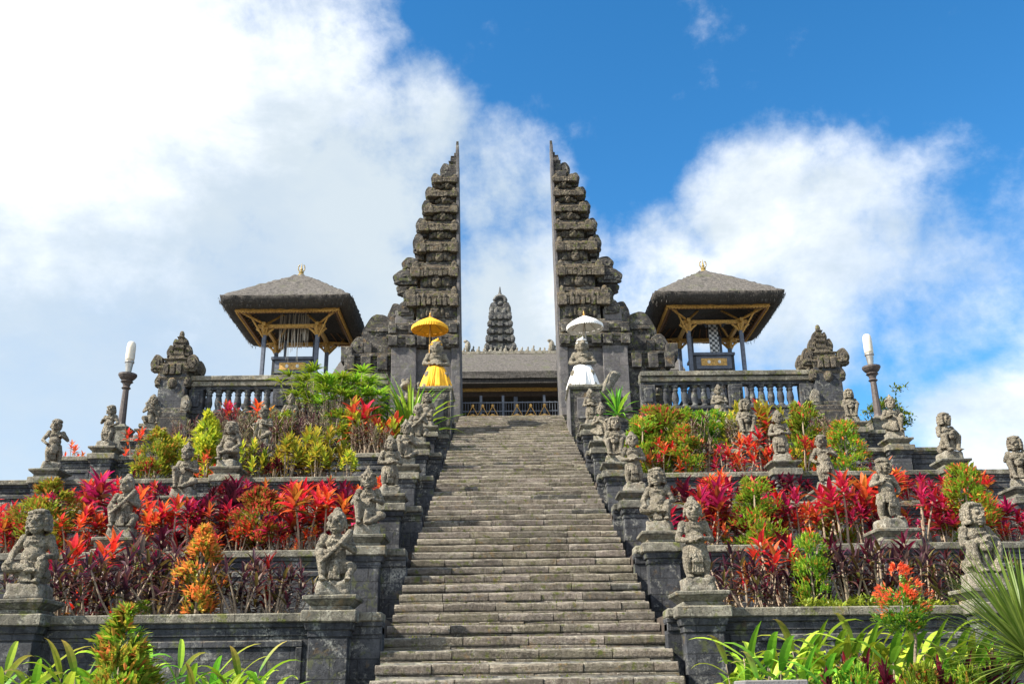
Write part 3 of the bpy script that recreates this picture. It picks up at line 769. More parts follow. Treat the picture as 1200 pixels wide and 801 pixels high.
def split_gate(s):
    """half of the split gate; s=-1 left, 1 right; its inner face is flat"""
    G = thing('split_gate', f"{side_word(s)} half of the tall tiered black stone split gate", 'gate', (s*1.95, 36.2, 9.1), 0, 'two halves of the split gate')
    o = neg((s*1.95, 36.2, 9.1))
    LEAN = 0.016 if s < 0 else 0.008
    xi0 = 1.95
    def L(z): return -LEAN*(z-10.3)            # the whole tower leans a hair
    def X(w, z): return s*(xi0+w)+L(z)*(1 if s < 0 else 1)
    def bx(m, w0, w1, y0, y1, z0, z1, fl=0):
        a, b = sorted((X(w0, z0), X(w1, z0))); a2, b2 = sorted((X(w0, z1), X(w1, z1)))
        # flare only outwards, never past the flat inner face
        fo = fl
        if s < 0: a2 -= fo
        else: b2 += fo
        m.add([(a, y0, z0), (b, y0, z0), (b, y1, z0), (a, y1, z0), (a2, y0-fl, z1), (b2, y0-fl, z1), (b2, y1+fl, z1), (a2, y1+fl, z1)],
              [(3, 2, 1, 0), (4, 5, 6, 7), (0, 1, 5, 4), (1, 2, 6, 5), (2, 3, 7, 6), (3, 0, 4, 7)])
    YC = 37.1
    kw = dict(bevel=.02, sub=.2, rough=.02, rs=4.2)
    # flat inner face slab, full height
    m = MB(); bx(m, -.012, .1, YC-.92, YC+.92, 9.1, 14.2)
    for z0, z1, d in ((14.2, 16.3, .8), (16.3, 18.4, .68), (18.4, 20.4, .55), (20.4, 21.9, .42), (21.9, 22.55, .26)): bx(m, -.012, .1, YC-d, YC+d, z0, z1)
    bx(m, -.01, .12, YC-.12, YC+.12, 22.5, 22.75)
    m.build('inner_face', 'gate_smooth', G, o, bevel=.01)
    # lower body: smooth panel beside the opening, outer pilaster, base mouldings
    m = MB(); bx(m, .1, 2.55, YC-.8, YC+.8, 9.1, 13.75); bx(m, 1.85, 2.6, YC-.7, YC+.6, 13.7, 14.75); m.build('lower_body', 'gate_smooth', G, o, bevel=.02)
    m = MB(); bx(m, 0.0, .34, YC-.93, YC+.9, 9.1, 13.6); bx(m, 1.72, 2.7, YC-1.0, YC+.9, 9.1, 13.1); m.build('pilaster', 'gate_smooth', G, o, bevel=.02, sub=.3, rough=.008)
    m = MB(); bx(m, 0.0, 2.8, YC-1.06, YC+1.0, 9.1, 10.0); bx(m, 0, 2.74, YC-1.0, YC+1.0, 10.0, 10.25, .03); bx(m, 1.68, 2.75, YC-1.05, YC+.9, 10.3, 10.5)
    m.build('base', 'gate_stone', G, o, **kw)
    m = MB()
    for z0, z1, w, dd, fl in ((13.05, 13.2, 2.72, 1.02, .02), (13.2, 13.42, 2.78, 1.06, .05), (13.42, 13.56, 2.9, 1.13, 0), (13.56, 13.75, 2.65, 1.0, .06), (13.75, 13.95, 2.8, 1.12, .03), (13.95, 14.1, 2.6, 1.0, 0)):
        bx(m, .03, w, YC-dd, YC+dd, z0, z1, fl)
    for w in (.06, .7, 1.3, 1.75, 2.45): bx(m, w, w+.36, YC-1.16, YC-.95, 13.1, 13.5, .02)
    for w in (.1, .85, 1.7, 2.5): bx(m, w, w+.3, YC-1.17, YC-1.0, 13.6, 13.98, .02)
    m.build('cornice', 'gate_stone', G, o, **kw)
    # tiers: (z0, z1, width, half depth); each a recessed storey under a two-step eave with blocks and ears
    tiers = [(14.1, 15.55, 2.1, .88), (15.55, 16.75, 1.95, .80), (16.75, 17.85, 1.72, .72), (17.85, 18.75, 1.62, .64), (18.75, 19.6, 1.42, .57), (19.6, 20.35, 1.30, .5), (20.35, 21.05, 1.05, .42)]
    for i, (z0, z1, w, d) in enumerate(tiers):
        h = z1-z0; ce = z1-h*.36
        T = MB(); bx(T, .02, w-.36, YC-d+.14, YC+d-.14, z0-.02, ce+.02)
        bx(T, .02, w-.16, YC-d+.09, YC+d-.09, z0-.02, z0+h*.12); bx(T, .3, w-.5, YC-d+.08, YC+d-.08, z0+h*.2, ce-h*.06)
        tier = T.build('tier', 'gate_stone', G, o, **kw)
        E_ = MB(); bx(E_, .02, w-.14, YC-d+.06, YC+d-.06, ce-h*.07, ce, .03); bx(E_, .02, w-.1, YC-d, YC+d, ce, ce+h*.13, .05); bx(E_, .02, w-.02, YC-d-.04, YC+d+.04, ce+h*.14, ce+h*.25)
        bx(E_, .02, w-.3, YC-d+.1, YC+d-.1, ce+h*.25, z1)
        E_.build('eave', 'gate_eave', tier, None, **kw)
        for a, b in ((.04, .04+.24+.05*w), (w-.36, w+.03)):
            for y0, y1 in ((YC-d-.12, YC-d+.2), (YC+d-.2, YC+d+.12)):
                E_ = MB(); bx(E_, a, b, y0, y1, ce-h*.14, ce+h*.2, .015); bx(E_, a+.05, b-.05, y0+.05, y1-.02, ce+h*.2, z1+.01, -.01)
                E_.ell((X((a+b)/2, ce), (y0+y1)/2-.0, z1-.01), ((b-a)*.36, .12, h*.13), 8, 6)
                E_.build('corner_block', 'gate_eave', tier, None, **kw)
        rg = random.Random(50*i+s)
        R_ = MB()                                   # carved relief: face in the middle of the storey, leaf tongues along the eave
        xm = X(w*.48, z0); yf = YC-d+.06
        R_.ell((xm, yf, z0+h*.34), (.19*w/1.7, .12, h*.2), 10, 8); R_.ell((xm, yf-.1, z0+h*.3), (.06, .07, .07), 7, 5); R_.ell((xm, yf-.03, z0+h*.56), (.12, .1, h*.1), 8, 6)
        for q in (-1, 1):
            R_.ell((xm+q*.09*w/1.7, yf-.1, z0+h*.4), .05, 7, 5); R_.ell((xm+q*.24*w/1.7, yf, z0+h*.36), (.08, .08, h*.13), 8, 6); R_.ell((xm+q*.4*w/1.7, yf+.02, z0+h*.28), (.1, .06, h*.1), 8, 6)
        R_.build('relief', 'gate_eave', tier, None, sub=.15, rough=.012, rs=7)
        R_ = MB(); nt = max(3, int(w/.27))
        for q in range(nt):
            a = .3+(w-.6)*q/nt; hq = h*rg.uniform(.14, .24); bx(R_, a, a+.16, YC-d-.1, YC-d+.05, ce-hq*.55, ce+hq*.5, .012)
            if rg.random() < .6: R_.ell((X(a+.08, ce), YC-d-.06, ce+hq*.75), (.07, .07, hq*.45), 7, 5)
        R_.build('eave_carving', 'gate_eave', tier, None, sub=.15, rough=.015, rs=6)
        for q in range(3):                          # jagged stone tongues on the outer edge
            R_ = MB(); za_ = z0+h*(.08+.3*q)+rg.uniform(-.03, .03); wq = rg.uniform(.08, .2)
            yq = YC-d+rg.uniform(.1, .5)*d; bx(R_, w-.25, w-.12+wq, yq, yq+rg.uniform(.2, .4), za_, za_+h*rg.uniform(.12, .2), rg.uniform(-.02, .03))
            R_.build('edge_tongue', 'gate_stone', tier, None, bevel=.02, sub=.15, rough=.02, rs=5)
        hh = h*(.95 if i != 1 else 1.15)*rg.uniform(.66, .86)
        ew = (.62, .95, .42, .40, .36, .34, .34)[i]
        for ya in (YC-d+.1, YC+d-.36):
            E_ = MB(); big = i < 2
            ear(E_, s, X(w-.2, z0), ya, ya+.26, ce-h*(.35 if big else .1), ew, hh*(.62 if big else 1))
            if big: ear(E_, s, X(w-.22, z0), ya+.03, ya+.22, ce-h*.35+hh*.6, ew*.68, hh*.55)
            E_.build('ear_ornament', 'gate_stone', tier, None, sub=.25, rough=.014, rs=3, bevel=.015)
    m = MB(); bx(m, .0, .62, YC-.36, YC+.36, 21.0, 21.3, .03); bx(m, 0, .42, YC-.28, YC+.28, 21.3, 21.75); bx(m, 0, .4, YC-.3, YC+.3, 21.75, 21.85, .04); bx(m, 0, .36, YC-.25, YC+.25, 21.85, 22.05); bx(m, 0, .3, YC-.2, YC+.2, 22.05, 22.15, .05)
    ear(m, s, X(.36, 21), YC-.22, YC+.22, 21.05, .45, .75)
    m.build('top_block', 'gate_stone', G, o, **kw)
    m = MB(); bx(m, .0, .2, YC-.16, YC+.16, 22.15, 22.35); bx(m, .0, .14, YC-.1, YC+.1, 22.35, 22.62, -.02); bx(m, 0, .13, YC-.08, YC+.08, 22.62, 23.0, -.03)
    m.build('finial', 'gate_stone', G, o, bevel=.012)
    # stepped wing running outwards, with ears and knobs on top
    wg = MB(); bx(wg, 2.7, 4.35, YC-.7, YC+.6, 9.1, 12.55); bx(wg, 2.7, 3.4, YC-.78, YC+.65, 9.1, 12.9)
    wing = wg.build('wing', 'gate_stone', G, o, **kw)
    m = MB(); bx(m, 2.6, 4.5, YC-.86, YC+.7, 9.1, 9.75); bx(m, 2.6, 4.42, YC-.78, YC+.66, 9.75, 10.0)
    m.build('wing_base', 'gate_stone', wing, None, **kw)
    m = MB()
    for z0, z1, w, dd, fl in ((12.2, 12.35, 4.4, .76, .03), (12.35, 12.55, 4.5, .84, .05), (12.55, 12.75, 4.42, .74, .05), (12.75, 12.88, 4.55, .86, 0)): bx(m, 2.72, w, YC-dd, YC+dd-.1, z0, z1, fl)
    for w in (2.85, 3.5, 4.15): bx(m, w, w+.38, YC-.98, YC-.78, 12.15, 12.75, .02)
    bx(m, 4.25, 4.68, YC-.95, YC-.4, 12.5, 13.15, .02)
    m.build('wing_cornice', 'gate_stone', wing, None, **kw)
    m = MB(); bx(m, 2.7, 3.55, YC-.5, YC+.45, 12.88, 13.9); bx(m, 2.7, 3.7, YC-.58, YC+.5, 13.9, 14.05); ear(m, s, X(2.65, 13), YC-.45, YC-.15, 12.95, 1.3, 1.75); ear(m, s, X(2.65, 13), YC+.1, YC+.4, 12.95, 1.3, 1.75)
    ear(m, s, X(3.75, 13), YC-.55, YC-.25, 12.85, .62, .85); ear(m, s, X(2.3, 14), YC-.62, YC-.3, 13.95, .62, 1.15); bx(m, 3.5, 3.8, YC-.8, YC-.55, 12.9, 13.35, .03)
    m.build('wing_ornament', 'gate_stone', wing, None, **kw)
    # carved face boss on the outer wing
    m = MB(); cx = X(3.75, 11); m.ell((cx, YC-.78, 11.25), (.3, .22, .42), 14, 10)
    for q in (-1, 1): m.ell((cx+q*.12, YC-.97, 11.35), .075, 8, 6); m.ell((cx+q*.27, YC-.8, 11.5), (.09, .12, .16), 8, 6)
    m.ell((cx, YC-1.02, 11.2), (.06, .08, .1), 8, 6); m.ell((cx, YC-.96, 11.0), (.15, .07, .05), 8, 6); m.ell((cx, YC-.85, 11.65), (.2, .14, .12), 8, 6)
    m.build('face_boss', 'gate_stone', wing, None, sub=.2, rough=.012, rs=5)
split_gate(-1); split_gate(1)

# small carvings beside the guardians
def carving(name, label, x, y, z, fn, mat='rock_stone'):
    t = thing(name, label, 'carving', (x, y, z)); m = MB(); fn(m)
    link('body', remesh(m, 'body', mat, .02, .012), t); return t
def lion(m):
    m.ell((0, 0, .3), (.2, .34, .26)); m.ell((-.18, -.25, .55), (.19, .2, .19)); m.ell((-.26, -.42, .5), (.11, .13, .1)); m.ell((-.12, -.22, .75), (.08, .06, .1)); m.ell((-.3, -.22, .72), (.06, .06, .1))
    m.limb(((-.1, -.25, .3), .1), ((-.16, -.32, 0), .08)); m.limb(((.12, -.22, .3), .1), ((.1, -.3, 0), .08)); m.limb(((.1, .3, .3), .1), ((.3, .4, .6), .05), ((.22, .3, .8), .07)); m.box(-.4, .4, -.5, .5, -.12, .05)
carving('lion_carving', 'small weathered stone lion behind the guardian dressed in yellow', -3.6, 33.6, 10.05, lion)
def slab(m):
    m.limb(((-.3, 0, 0), .22), ((.1, 0, .45), .2), ((.35, 0, .85), .2)); m.ell((.4, 0, .9), (.22, .2, .14)); m.box(-.5, .3, -.3, .3, -.2, .02)
carving('stone_tail', 'slanted stone tail carving standing beside the guardian dressed in white', 3.35, 33.4, 10.05, slab)
for s, x in ((-1, -3.55), (1, 3.4)):
    t = thing('carving_plinth', f"low dark stone plinth under the {'lion' if s < 0 else 'slanted tail'} carving", 'plinth', (x, 33.6, 9.0))
    m = MB(); m.cbox(0, 0, 1.1, 1.3, 0, .85); m.build('block', 'gate_stone', t, bevel=.02, sub=.3, rough=.01); m = MB(); m.cbox(0, 0, 1.2, 1.4, .85, .97); m.build('cap', 'cap_stone', t, bevel=.015)

# ---------------------------------------------------------------- balustrades and corner pillars
def balustrade(s, xa, xb):
    y = 32.35; z0 = ZK[6]; zt = 10.68
    B = thing('balustrade', f"dark stone balustrade on the {side_word(s)} of the gate court, with turned balusters", 'balustrade', (s*xa, y, z0))
    o = neg((s*xa, y, z0))
    def bx(m, a, b, y0, y1, z_0, z_1, fl=0):
        x0, x1 = sorted((s*a, s*b)); m.box(x0, x1, y0, y1, z_0, z_1, fl)
    m = MB(); bx(m, xa, xb, y-.08, y+.34, zt-.36, zt-.2, .03); bx(m, xa, xb, y-.14, y+.42, zt-.17, zt); m.build('top_rail', 'cap_stone', B, o, bevel=.015, sub=.4, rough=.008)
    m = MB(); bx(m, xa, xb, y-.02, y+.28, zt-.48, zt-.36); bx(m, xa, xb, y-.06, y+.3, z0+.0, z0+.3); bx(m, xa, xb, y-.1, y+.34, z0+.3, z0+.4); m.build('bottom_rail', 'wall_stone', B, o, bevel=.012)
    prof = [(.14, 0), (.14, .07), (.10, .1), (.09, .14), (.125, .26), (.132, .34), (.11, .5), (.09, .58), (.115, .62), (.115, .66), (.09, .7), (.14, .74), (.14, .8)]
    n = int((xb-xa)/.335)
    me = MB().lathe((0, 0, 0), prof, 12).mesh('baluster', 'wall_stone', smooth=True)
    piers = [xa+.25, (xa+xb)/2+.3, xb-.2]
    for p in piers:
        m = MB(); bx(m, p-.25, p+.25, y-.06, y+.32, z0+.4, zt-.48); bx(m, p-.15, p+.15, y-.1, y, z0+.55, zt-.6); m.build('pier', 'wall_stone', B, o, bevel=.012)
    for i in range(n):
        x = xa+.335*(i+.6)
        if min(abs(x-p) for p in piers) < .34: continue
        ob = link('baluster', me, B, (s*(x-xa), .13, .4)); ob.scale = (1, 1, (zt-.48-z0-.4)/.8)
balustrade(-1, 4.3, 11.15); balustrade(1, 4.5, 10.5)
def corner_pillar(s, x):
    z0 = ZK[6]-.9; y = 32.5
    P = thing('corner_pillar', f"stepped corner pillar with curled wings at the {side_word(s)} end of the balustrade", 'pillar', (x, y, z0), 0, 'corner pillars of the gate court')
    P.scale = (.86, .9, 1.02)
    kw = dict(bevel=.02, sub=.25, rough=.014, rs=3)
    m = MB(); m.cbox(0, 0, 1.7, 1.5, 0, .95); m.cbox(0, 0, 1.55, 1.4, .95, 1.15); m.cbox(0, 0, 1.4, 1.25, 1.15, 1.3); m.build('base', 'gate_stone', P, **kw)
    m = MB(); m.cbox(0, 0, 1.08, 1.0, 1.3, 2.55); m.build('shaft', 'wall_stone', P, bevel=.02)
    m = MB()
    for a, b, w, f in ((2.3, 2.42, 1.1, .03), (2.42, 2.52, 1.0, 0), (2.52, 2.7, 1.05, .08), (2.7, 2.8, 1.26, 0), (2.8, 2.9, 1.1, .04), (2.9, 3.04, .9, 0), (3.04, 3.12, .9, .06)): m.cbox(0, 0, w, w*.92, a, b, f)
    for xq in (-.38, -.12, .14): m.box(xq, xq+.2, -.62, -.45, 2.5, 2.86, .01)
    m.ell((0, -.52, 2.2), (.2, .12, .2), 10, 8)
    m.build('cornice', 'gate_eave', P, **kw)
    for q in (-1, 1):
        for yy in (-.5, .3):
            m = MB(); ear(m, q, q*.5, yy, yy+.24, 2.62, .46, .62); m.build('curled_wing', 'gate_eave', P, **kw)
            m = MB(); ear(m, q, q*.42, yy, yy+.22, 2.08, .3, .42); m.build('lower_curl', 'gate_eave', P, **kw)
        m = MB(); ear(m, q, q*.5, -.66, -.42, 1.18, .34, .55); m.build('base_curl', 'rock_stone', P, **kw)
    m = MB()
    for a, b, w, f in ((3.12, 3.24, .62, 0), (3.24, 3.34, .5, .05), (3.34, 3.5, .4, 0), (3.5, 3.58, .42, .06), (3.58, 3.7, .34, 0), (3.7, 3.78, .3, .06), (3.78, 3.92, .22, 0), (3.92, 4.0, .2, .05), (4.0, 4.16, .2, -.05)): m.cbox(0, 0, w, w, a, b, f)
    for q in (-1, 1): ear(m, q, q*.2, -.12, .12, 3.2, .3, .5); ear(m, q, q*.1, -.1, .1, 3.62, .2, .32)
    m.ell((0, 0, 4.12), (.1, .1, .14), 10, 8); m.build('finial', 'gate_eave', P, **kw)
corner_pillar(-1, -11.72); corner_pillar(1, 11.0)

# ---------------------------------------------------------------- thatched pavilions
def pavilion(s, cx, cy):
    z0 = 9.05
    P = thing('thatched_pavilion', f"open thatched pavilion on the {side_word(s)} of the gate, with gold trimmed eaves", 'pavilion', (cx, cy, z0), 0, 'thatched pavilions of the gate court')
    def Z(z): return z-z0
    m = MB(); m.cbox(0, 0, 3.4, 3.4, 0, Z(10.3)); m.cbox(0, 0, 3.1, 3.1, Z(10.3), Z(11.0)); m.cbox(0, 0, 3.35, 3.35, Z(11.0), Z(11.2)); m.build('plinth', 'wall_stone', P, bevel=.02, sub=.4, rough=.01)
    # roof: thick thatch, hipped, slightly concave with a rounded lip
    za, ze, S = Z(17.45), Z(15.50), 2.74
    rings = [(.10, za+.05), (.35, za-.12), (.9, za-.55), (1.6, za-1.12), (2.3, za-1.66), (2.62, ze+.02), (2.74, ze-.1)]
    def sheet(rings, name, mat, seg=14, amp=.03, closed_top=True):
        vs = []; fs = []; n = 4*seg
        for r, z in rings:
            for q in range(4):
                for j in range(seg):
                    t = -1+2*j/seg; p = ((t*r, -r), (r, t*r), (-t*r, r), (-r, -t*r))[q]
                    rr_ = 1-.035*(abs(t)**6); vs.append((p[0]*rr_, p[1]*rr_, z+.06*abs(t)**4*r/2.7))
        for i in range(len(rings)-1):
            for j in range(n): k = (j+1) % n; fs.append((i*n+j, (i+1)*n+j, (i+1)*n+k, i*n+k))
        if closed_top: fs.append(tuple(range(n)))
        mm = MB(); mm.add(vs, fs); ob = mm.build(name, mat, P, sub=.16, rough=amp, rs=4.5, smooth=True); return ob
    rf = sheet(rings, 'roof', 'thatch', amp=.045)
    lo = sheet([(2.742, ze-.08), (2.70, ze-.24), (2.56, ze-.40), (2.38, ze-.48), (2.12, ze-.44), (1.6, ze-.02), (.8, ze+.75), (.1, za-.35)], 'roof_underside', 'thatch_edge', amp=.04)
    rf_ = random.Random(cx); m = MB()
    for i in range(900):
        q = rf_.randrange(4); t = rf_.uniform(-.97, .97); r_ = rf_.choice((2.72, 2.66, 2.55)); z_ = ze-(.10, .24, .40)[(2.72, 2.66, 2.55).index(r_)]
        p = ((t*r_, -r_), (r_, t*r_), (-t*r_, r_), (-r_, -t*r_))[q]; l = rf_.uniform(.05, .16); a = rf_.uniform(0, 3.14); w_ = rf_.uniform(.008, .02)
        dx, dy = math.cos(a)*w_, math.sin(a)*w_; ox, oy = rf_.uniform(-.03, .03), rf_.uniform(-.03, .03)
        m.add([(p[0]-dx, p[1]-dy, z_+.03), (p[0]+dx, p[1]+dy, z_+.03), (p[0]+ox, p[1]+oy, z_-l)], [(0, 1, 2)])
    m.build('eave_fringe', 'thatch', P)
    # gold eave frame
    fz = ze-.50
    m = MB()
    def sq(m, r, w, z0_, z1_):
        for a in (-1, 1):
            m.box(-r-w/2, r+w/2, a*r-w/2, a*r+w/2, z0_, z1_); m.box(a*r-w/2, a*r+w/2, -r+w/2, r-w/2, z0_, z1_)
    sq(m, 2.08, .10, fz-.02, fz+.12); m.build('eave_frame', 'gold', P)
    m = MB(); sq(m, 2.15, .07, fz+.10, fz+.2); sq(m, 1.99, .06, fz-.06, fz+.05); m.build('eave_trim', 'brown_wood', P)
    m = MB()                                  # toothed gold trim hanging under the frame
    zig = [(-2.0, fz-.022)]+[(-2.0+4.0*i/60, fz-(.035 if i % 2 else .085)) for i in range(61)]+[(2.0, fz-.022)]
    for a in (-1, 1): m.plate(zig, a*2.08-.03, a*2.08+.03); m.platex(zig, a*2.08-.028, a*2.08+.028)
    m.build('drop_trim', 'gold', P)
    pz = Z(14.62); pr = 1.1
    m = MB(); 
    for a in (-1, 1): m.box(-pr-.3, pr+.3, a*pr-.07, a*pr+.07, pz, pz+.15); m.box(a*pr-.068, a*pr+.068, -pr-.3, pr+.3, pz+.02, pz+.17)
    m.build('post_beam', 'gold', P, bevel=.008)
    for x in (-pr, pr):
        for y in (-pr, pr):
            pm = MB(); pm.cbox(x, y, .16, .16, Z(11.2), pz-.12); post = pm.build('post', 'post_paint', P, bevel=.02)
            b = MB(); b.cbox(x, y, .2, .2, pz-.24, pz-.02, .04); b.ell((x, y, pz-.28), (.13, .13, .07), 10, 6)
            sx, sy = (1 if x > 0 else -1), (1 if y > 0 else -1)
            for dx, dy in ((1, 0), (-1, 0), (0, 1), (0, -1)): b.tube([(x+dx*.08, y+dy*.08, pz-.3), (x+dx*.2, y+dy*.2, pz-.14), (x+dx*.36, y+dy*.36, pz-.02)], [.04, .055, .04], 6)
            b.build('bracket', 'gold', post)
            b = MB(); b.cbox(x, y, .3, .3, Z(11.2), Z(11.42), -.05); b.build('foot', 'wall_stone', post, bevel=.01)
    m = MB()
    for a in (-1, 1):
        for i in range(13):
            t = -1+2*i/12
            for p, q in (((t*2.05, a*2.05), (t*.35, a*.35)), ((a*2.05, t*2.05), (a*.35, t*.35))):
                m.tube([(p[0], p[1], fz+.12), (q[0], q[1], fz+1.45)], .028, 5)
    m.build('rafters', 'brown_wood', P)
    m = MB()
    for a in (-1, 1):
        for b in (-1, 1):
            m.tube([(a*pr, b*pr, pz+.16), (a*2.0, b*2.0, fz+.05)], .05, 6); m.tube([(a*pr, b*pr, pz-.5), (a*1.7, b*1.7, fz+.12)], .035, 6)
            m.tube([(a*pr, b*pr, pz+.16), (a*.1, b*.1, pz+1.3)], .05, 6)
    m.build('braces', 'gold', P)
    # altar box inside
    A = MB(); A.cbox(0, .1, 1.9, 1.5, Z(11.2), Z(12.3)); A.cbox(0, .1, 1.72, 1.36, Z(12.3), Z(12.55)); box = A.build('altar', 'post_paint', P, bevel=.015)
    b = MB(); b.cbox(0, .1, 1.78, 1.4, Z(13.42), Z(13.54)); b.cbox(0, .1, 1.5, 1.2, Z(12.84), Z(13.42)); b.build('altar_top', 'post_paint', box, bevel=.012)
    b = MB(); b.box(-.54, .54, -.52, -.49, Z(12.98), Z(13.3)); b.build('gold_panel', 'gold', box)
    b = MB()
    for x in (-.22, .22): b.ell((x, -.53, Z(13.14)), (.07, .03, .08), 10, 6)
    b.build('rosette', 'white_cloth', box)
    b = MB()
    for i in range(9): b.box(-.72+.18*i-.03, -.72+.18*i+.03, -.46, -.4, Z(12.55), Z(12.84))
    for i in (-1, 1): b.box(i*.8-.06, i*.8+.06, -.5, -.38, Z(12.55), Z(13.42))
    b.build('altar_rail', 'black_paint', box)
    for x in (-.62, .62):
        b = MB(); b.cbox(x, .7, .1, .1, Z(13.54), pz+.1); b.build('altar_post', 'post_paint', box)
    rq = random.Random(5)
    if s < 0:
        b = MB()
        for i in range(30):
            x = rq.uniform(-.62, .62); y = rq.uniform(-.9, -.55); l = rq.uniform(.6, 1.5) if abs(x) > .3 else rq.uniform(1.2, 2.0)
            b.tube([(x, y, pz+.75), (x+rq.uniform(-.02, .02), y, pz+.75-l*.5), (x+rq.uniform(-.05, .05), y, pz+.55-l)], .011, 4)
        b.build('hanging_fringe', 'string_white', P)
    else:
        m_, t_, b_ = base_mat('checked_cloth'); tc = t_.new('ShaderNodeTexCoord'); ck = t_.new('ShaderNodeTexChecker'); t_.l.new(tc.outputs['Object'], ck.inputs[0]); ck.inputs['Scale'].default_value = 9
        ck.inputs[1].default_value = (.6, .6, .6, 1); ck.inputs[2].default_value = (.05, .055, .06, 1); t_.l.new(ck.outputs[0], b_.inputs['Base Color'])
        b = MB(); b.box(-.1, .26, -.46, -.44, Z(13.56), pz+.3)
        for i in range(4): b.tube([(-.1+.12*i, -.47, Z(13.56)), (-.1+.12*i, -.47, pz+.3)], .02, 5)
        b.build('checked_cloth', 'checked_cloth', P)
        b = MB()
        for q in (-1, 1):
            pts = [(q*.75+.42*math.cos(a), -1.1, pz-.15+.25*math.sin(a)) for a in [math.pi*i/10 for i in range(11)]]; b.tube(pts, .05, 6)
        b.build('arched_valance', 'black_paint', P)
    # crowning ornament
    m = MB(); m.lathe((0, 0, za), [(.2, 0), (.2, .1), (.12, .16), (.16, .24), (.1, .3)], 12)
    for q in (-1, 1):
        pts = [(q*(.03+.17*math.sin(a)), 0, za+.28+.22*(1-math.cos(a))) for a in [2.6*i/8 for i in range(9)]]; m.tube(pts, .035, 6)
    m.lathe((0, 0, za+.3), [(.05, 0), (.09, .12), (.05, .22), (.02, .42), (.005, .5)], 8)
    m.v = [(x*.72, y*.72, za+(z-za)*.8) for x, y, z in m.v]
    m.build('finial', 'old_gold', rf)
pavilion(-1, -9.1, 39.0); pavilion(1, 8.55, 39.0)

# ---------------------------------------------------------------- lamps
def lamp(s, x, y, zb, tilt):
    L = thing('lamp_post', f"lamp post with frosted tubular shade on the {side_word(s)} terraces", 'lamp post', (x, y, zb), 0, 'lamp posts on the terraces')
    m = MB(); m.cbox(0, 0, .62, .62, -1.2, -.12); m.cbox(0, 0, .6, .6, -.12, 0, .06); m.cbox(0, 0, .5, .5, 0, .12, -.08); m.build('base', 'cap_stone', L, bevel=.015)
    h = 10.0-zb-.15
    m = MB(); m.lathe((0, 0, .1), [(.16, 0), (.125, .1), (.105, h*.5), (.095, h-.42)], 10); m.build('pole', 'lamp_post_paint', L)
    m = MB(); m.lathe((0, 0, h-.35), [(.10, 0), (.15, .05), (.1, .1), (.13, .2), (.2, .26), (.16, .3), (.24, .38), (.29, .46), (.29, .52), (.12, .55)], 14); m.build('capital', 'lamp_post_paint', L)
    m = MB(); m.lathe((0, 0, h+.18), [(.08, 0), (.095, .1), (.125, .36), (.15, .38), (.15, .43)], 16); sh = m.build('lamp_holder', 'lamp_metal', L)
    m = MB(); m.lathe((0, 0, h+.60), [(.13, 0), (.145, .1), (.145, .45), (.13, .62), (.09, .68), (.02, .7)], 18); m.build('lamp_shade', 'lamp_glass', L, smooth=True)
lamp(-1, -12.45, 30.0, 8.2, 0); lamp(1, 11.72, 30.0, 8.2, 0)

# ---------------------------------------------------------------- metal gate, hall and shrine tower behind
F = thing('metal_gate', 'blue grey barred metal gate with gold ornaments closing the split gate', 'gate', (0, 37.6, 10.2))
for s in (-1, 1):
    a, b = (-1.93, -.33) if s < 0 else (-.3, 1.9)
    m = MB(); n = int((b-a)/.105)
    for i in range(n+1): m.tube([(a+(b-a)*i/n, 0, .06), (a+(b-a)*i/n, 0, 1.05 if i % 2 else .95)], .012, 5)
    leafm = m.build('gate_leaf', 'grille_metal', F)
    m = MB(); m.box(a, b, -.02, .02, .05, .09); m.box(a, b, -.02, .02, .62, .655); m.box(a, b, -.02, .02, .98, 1.02); m.build('rail', 'grille_metal', leafm)
    m = MB()
    for q in (.25, .5, .75):
        x = a+(b-a)*q; m.ell((x, -.03, .45), (.09, .025, .08), 10, 6); m.tube([(x-.4, -.03, .35), (x, -.03, .5), (x+.4, -.03, .35)], .02, 5); m.tube([(x-.4, -.03, .1), (x, -.03, .85)], .016, 5); m.tube([(x+.4, -.03, .1), (x, -.03, .85)], .016, 5); m.ell((x, -.03, .86), (.06, .02, .07), 8, 6)
    m.build('gold_ornament', 'gold', leafm)
for x in (-1.2, -.31, 1.35):
    m = MB(); m.cbox(x, .05, .1, .1, 0, 1.3); m.build('post', 'grille_metal', F)
H = thing('thatched_hall', 'long thatched hall with dark open front behind the split gate', 'hall', (0, 48, 10.0))
o = (0, -48, -10.0)
m = MB(); m.box(-8, 8, 45.6, 51, 9.3, 10.9); m.build('plinth', 'wall_stone', H, o, bevel=.02)
m = MB()
# roof: sloping slab of thatch with a thick dark lip
m.add([(-8.6, 45.0, 15.0), (8.6, 45.0, 15.0), (8.6, 48, 16.98), (-8.6, 48, 16.98), (8.6, 51, 15.0), (-8.6, 51, 15.0), (-8.6, 45.05, 14.66), (8.6, 45.05, 14.66), (8.6, 48, 16.5), (-8.6, 48, 16.5), (8.6, 50.95, 14.66), (-8.6, 50.95, 14.66)],
      [(0, 1, 2, 3), (3, 2, 4, 5), (6, 9, 8, 7), (9, 11, 10, 8), (0, 6, 7, 1), (5, 4, 10, 11), (0, 3, 9, 6), (3, 5, 11, 9), (1, 7, 8, 2), (2, 8, 10, 4)])
m.build('roof', 'thatch', H, o, sub=.3, rough=.03, rs=3)
m = MB(); m.box(-8.4, 8.4, 45.12, 50.9, 14.42, 14.65); m.build('roof_underside', 'thatch_edge', H, o)
m = MB(); m.box(-8, 8, 45.9, 46.05, 14.24, 14.42); m.box(-1.0, 1.6, 45.86, 45.9, 14.28, 14.42); m.build('gold_beam', 'gold', H, o)
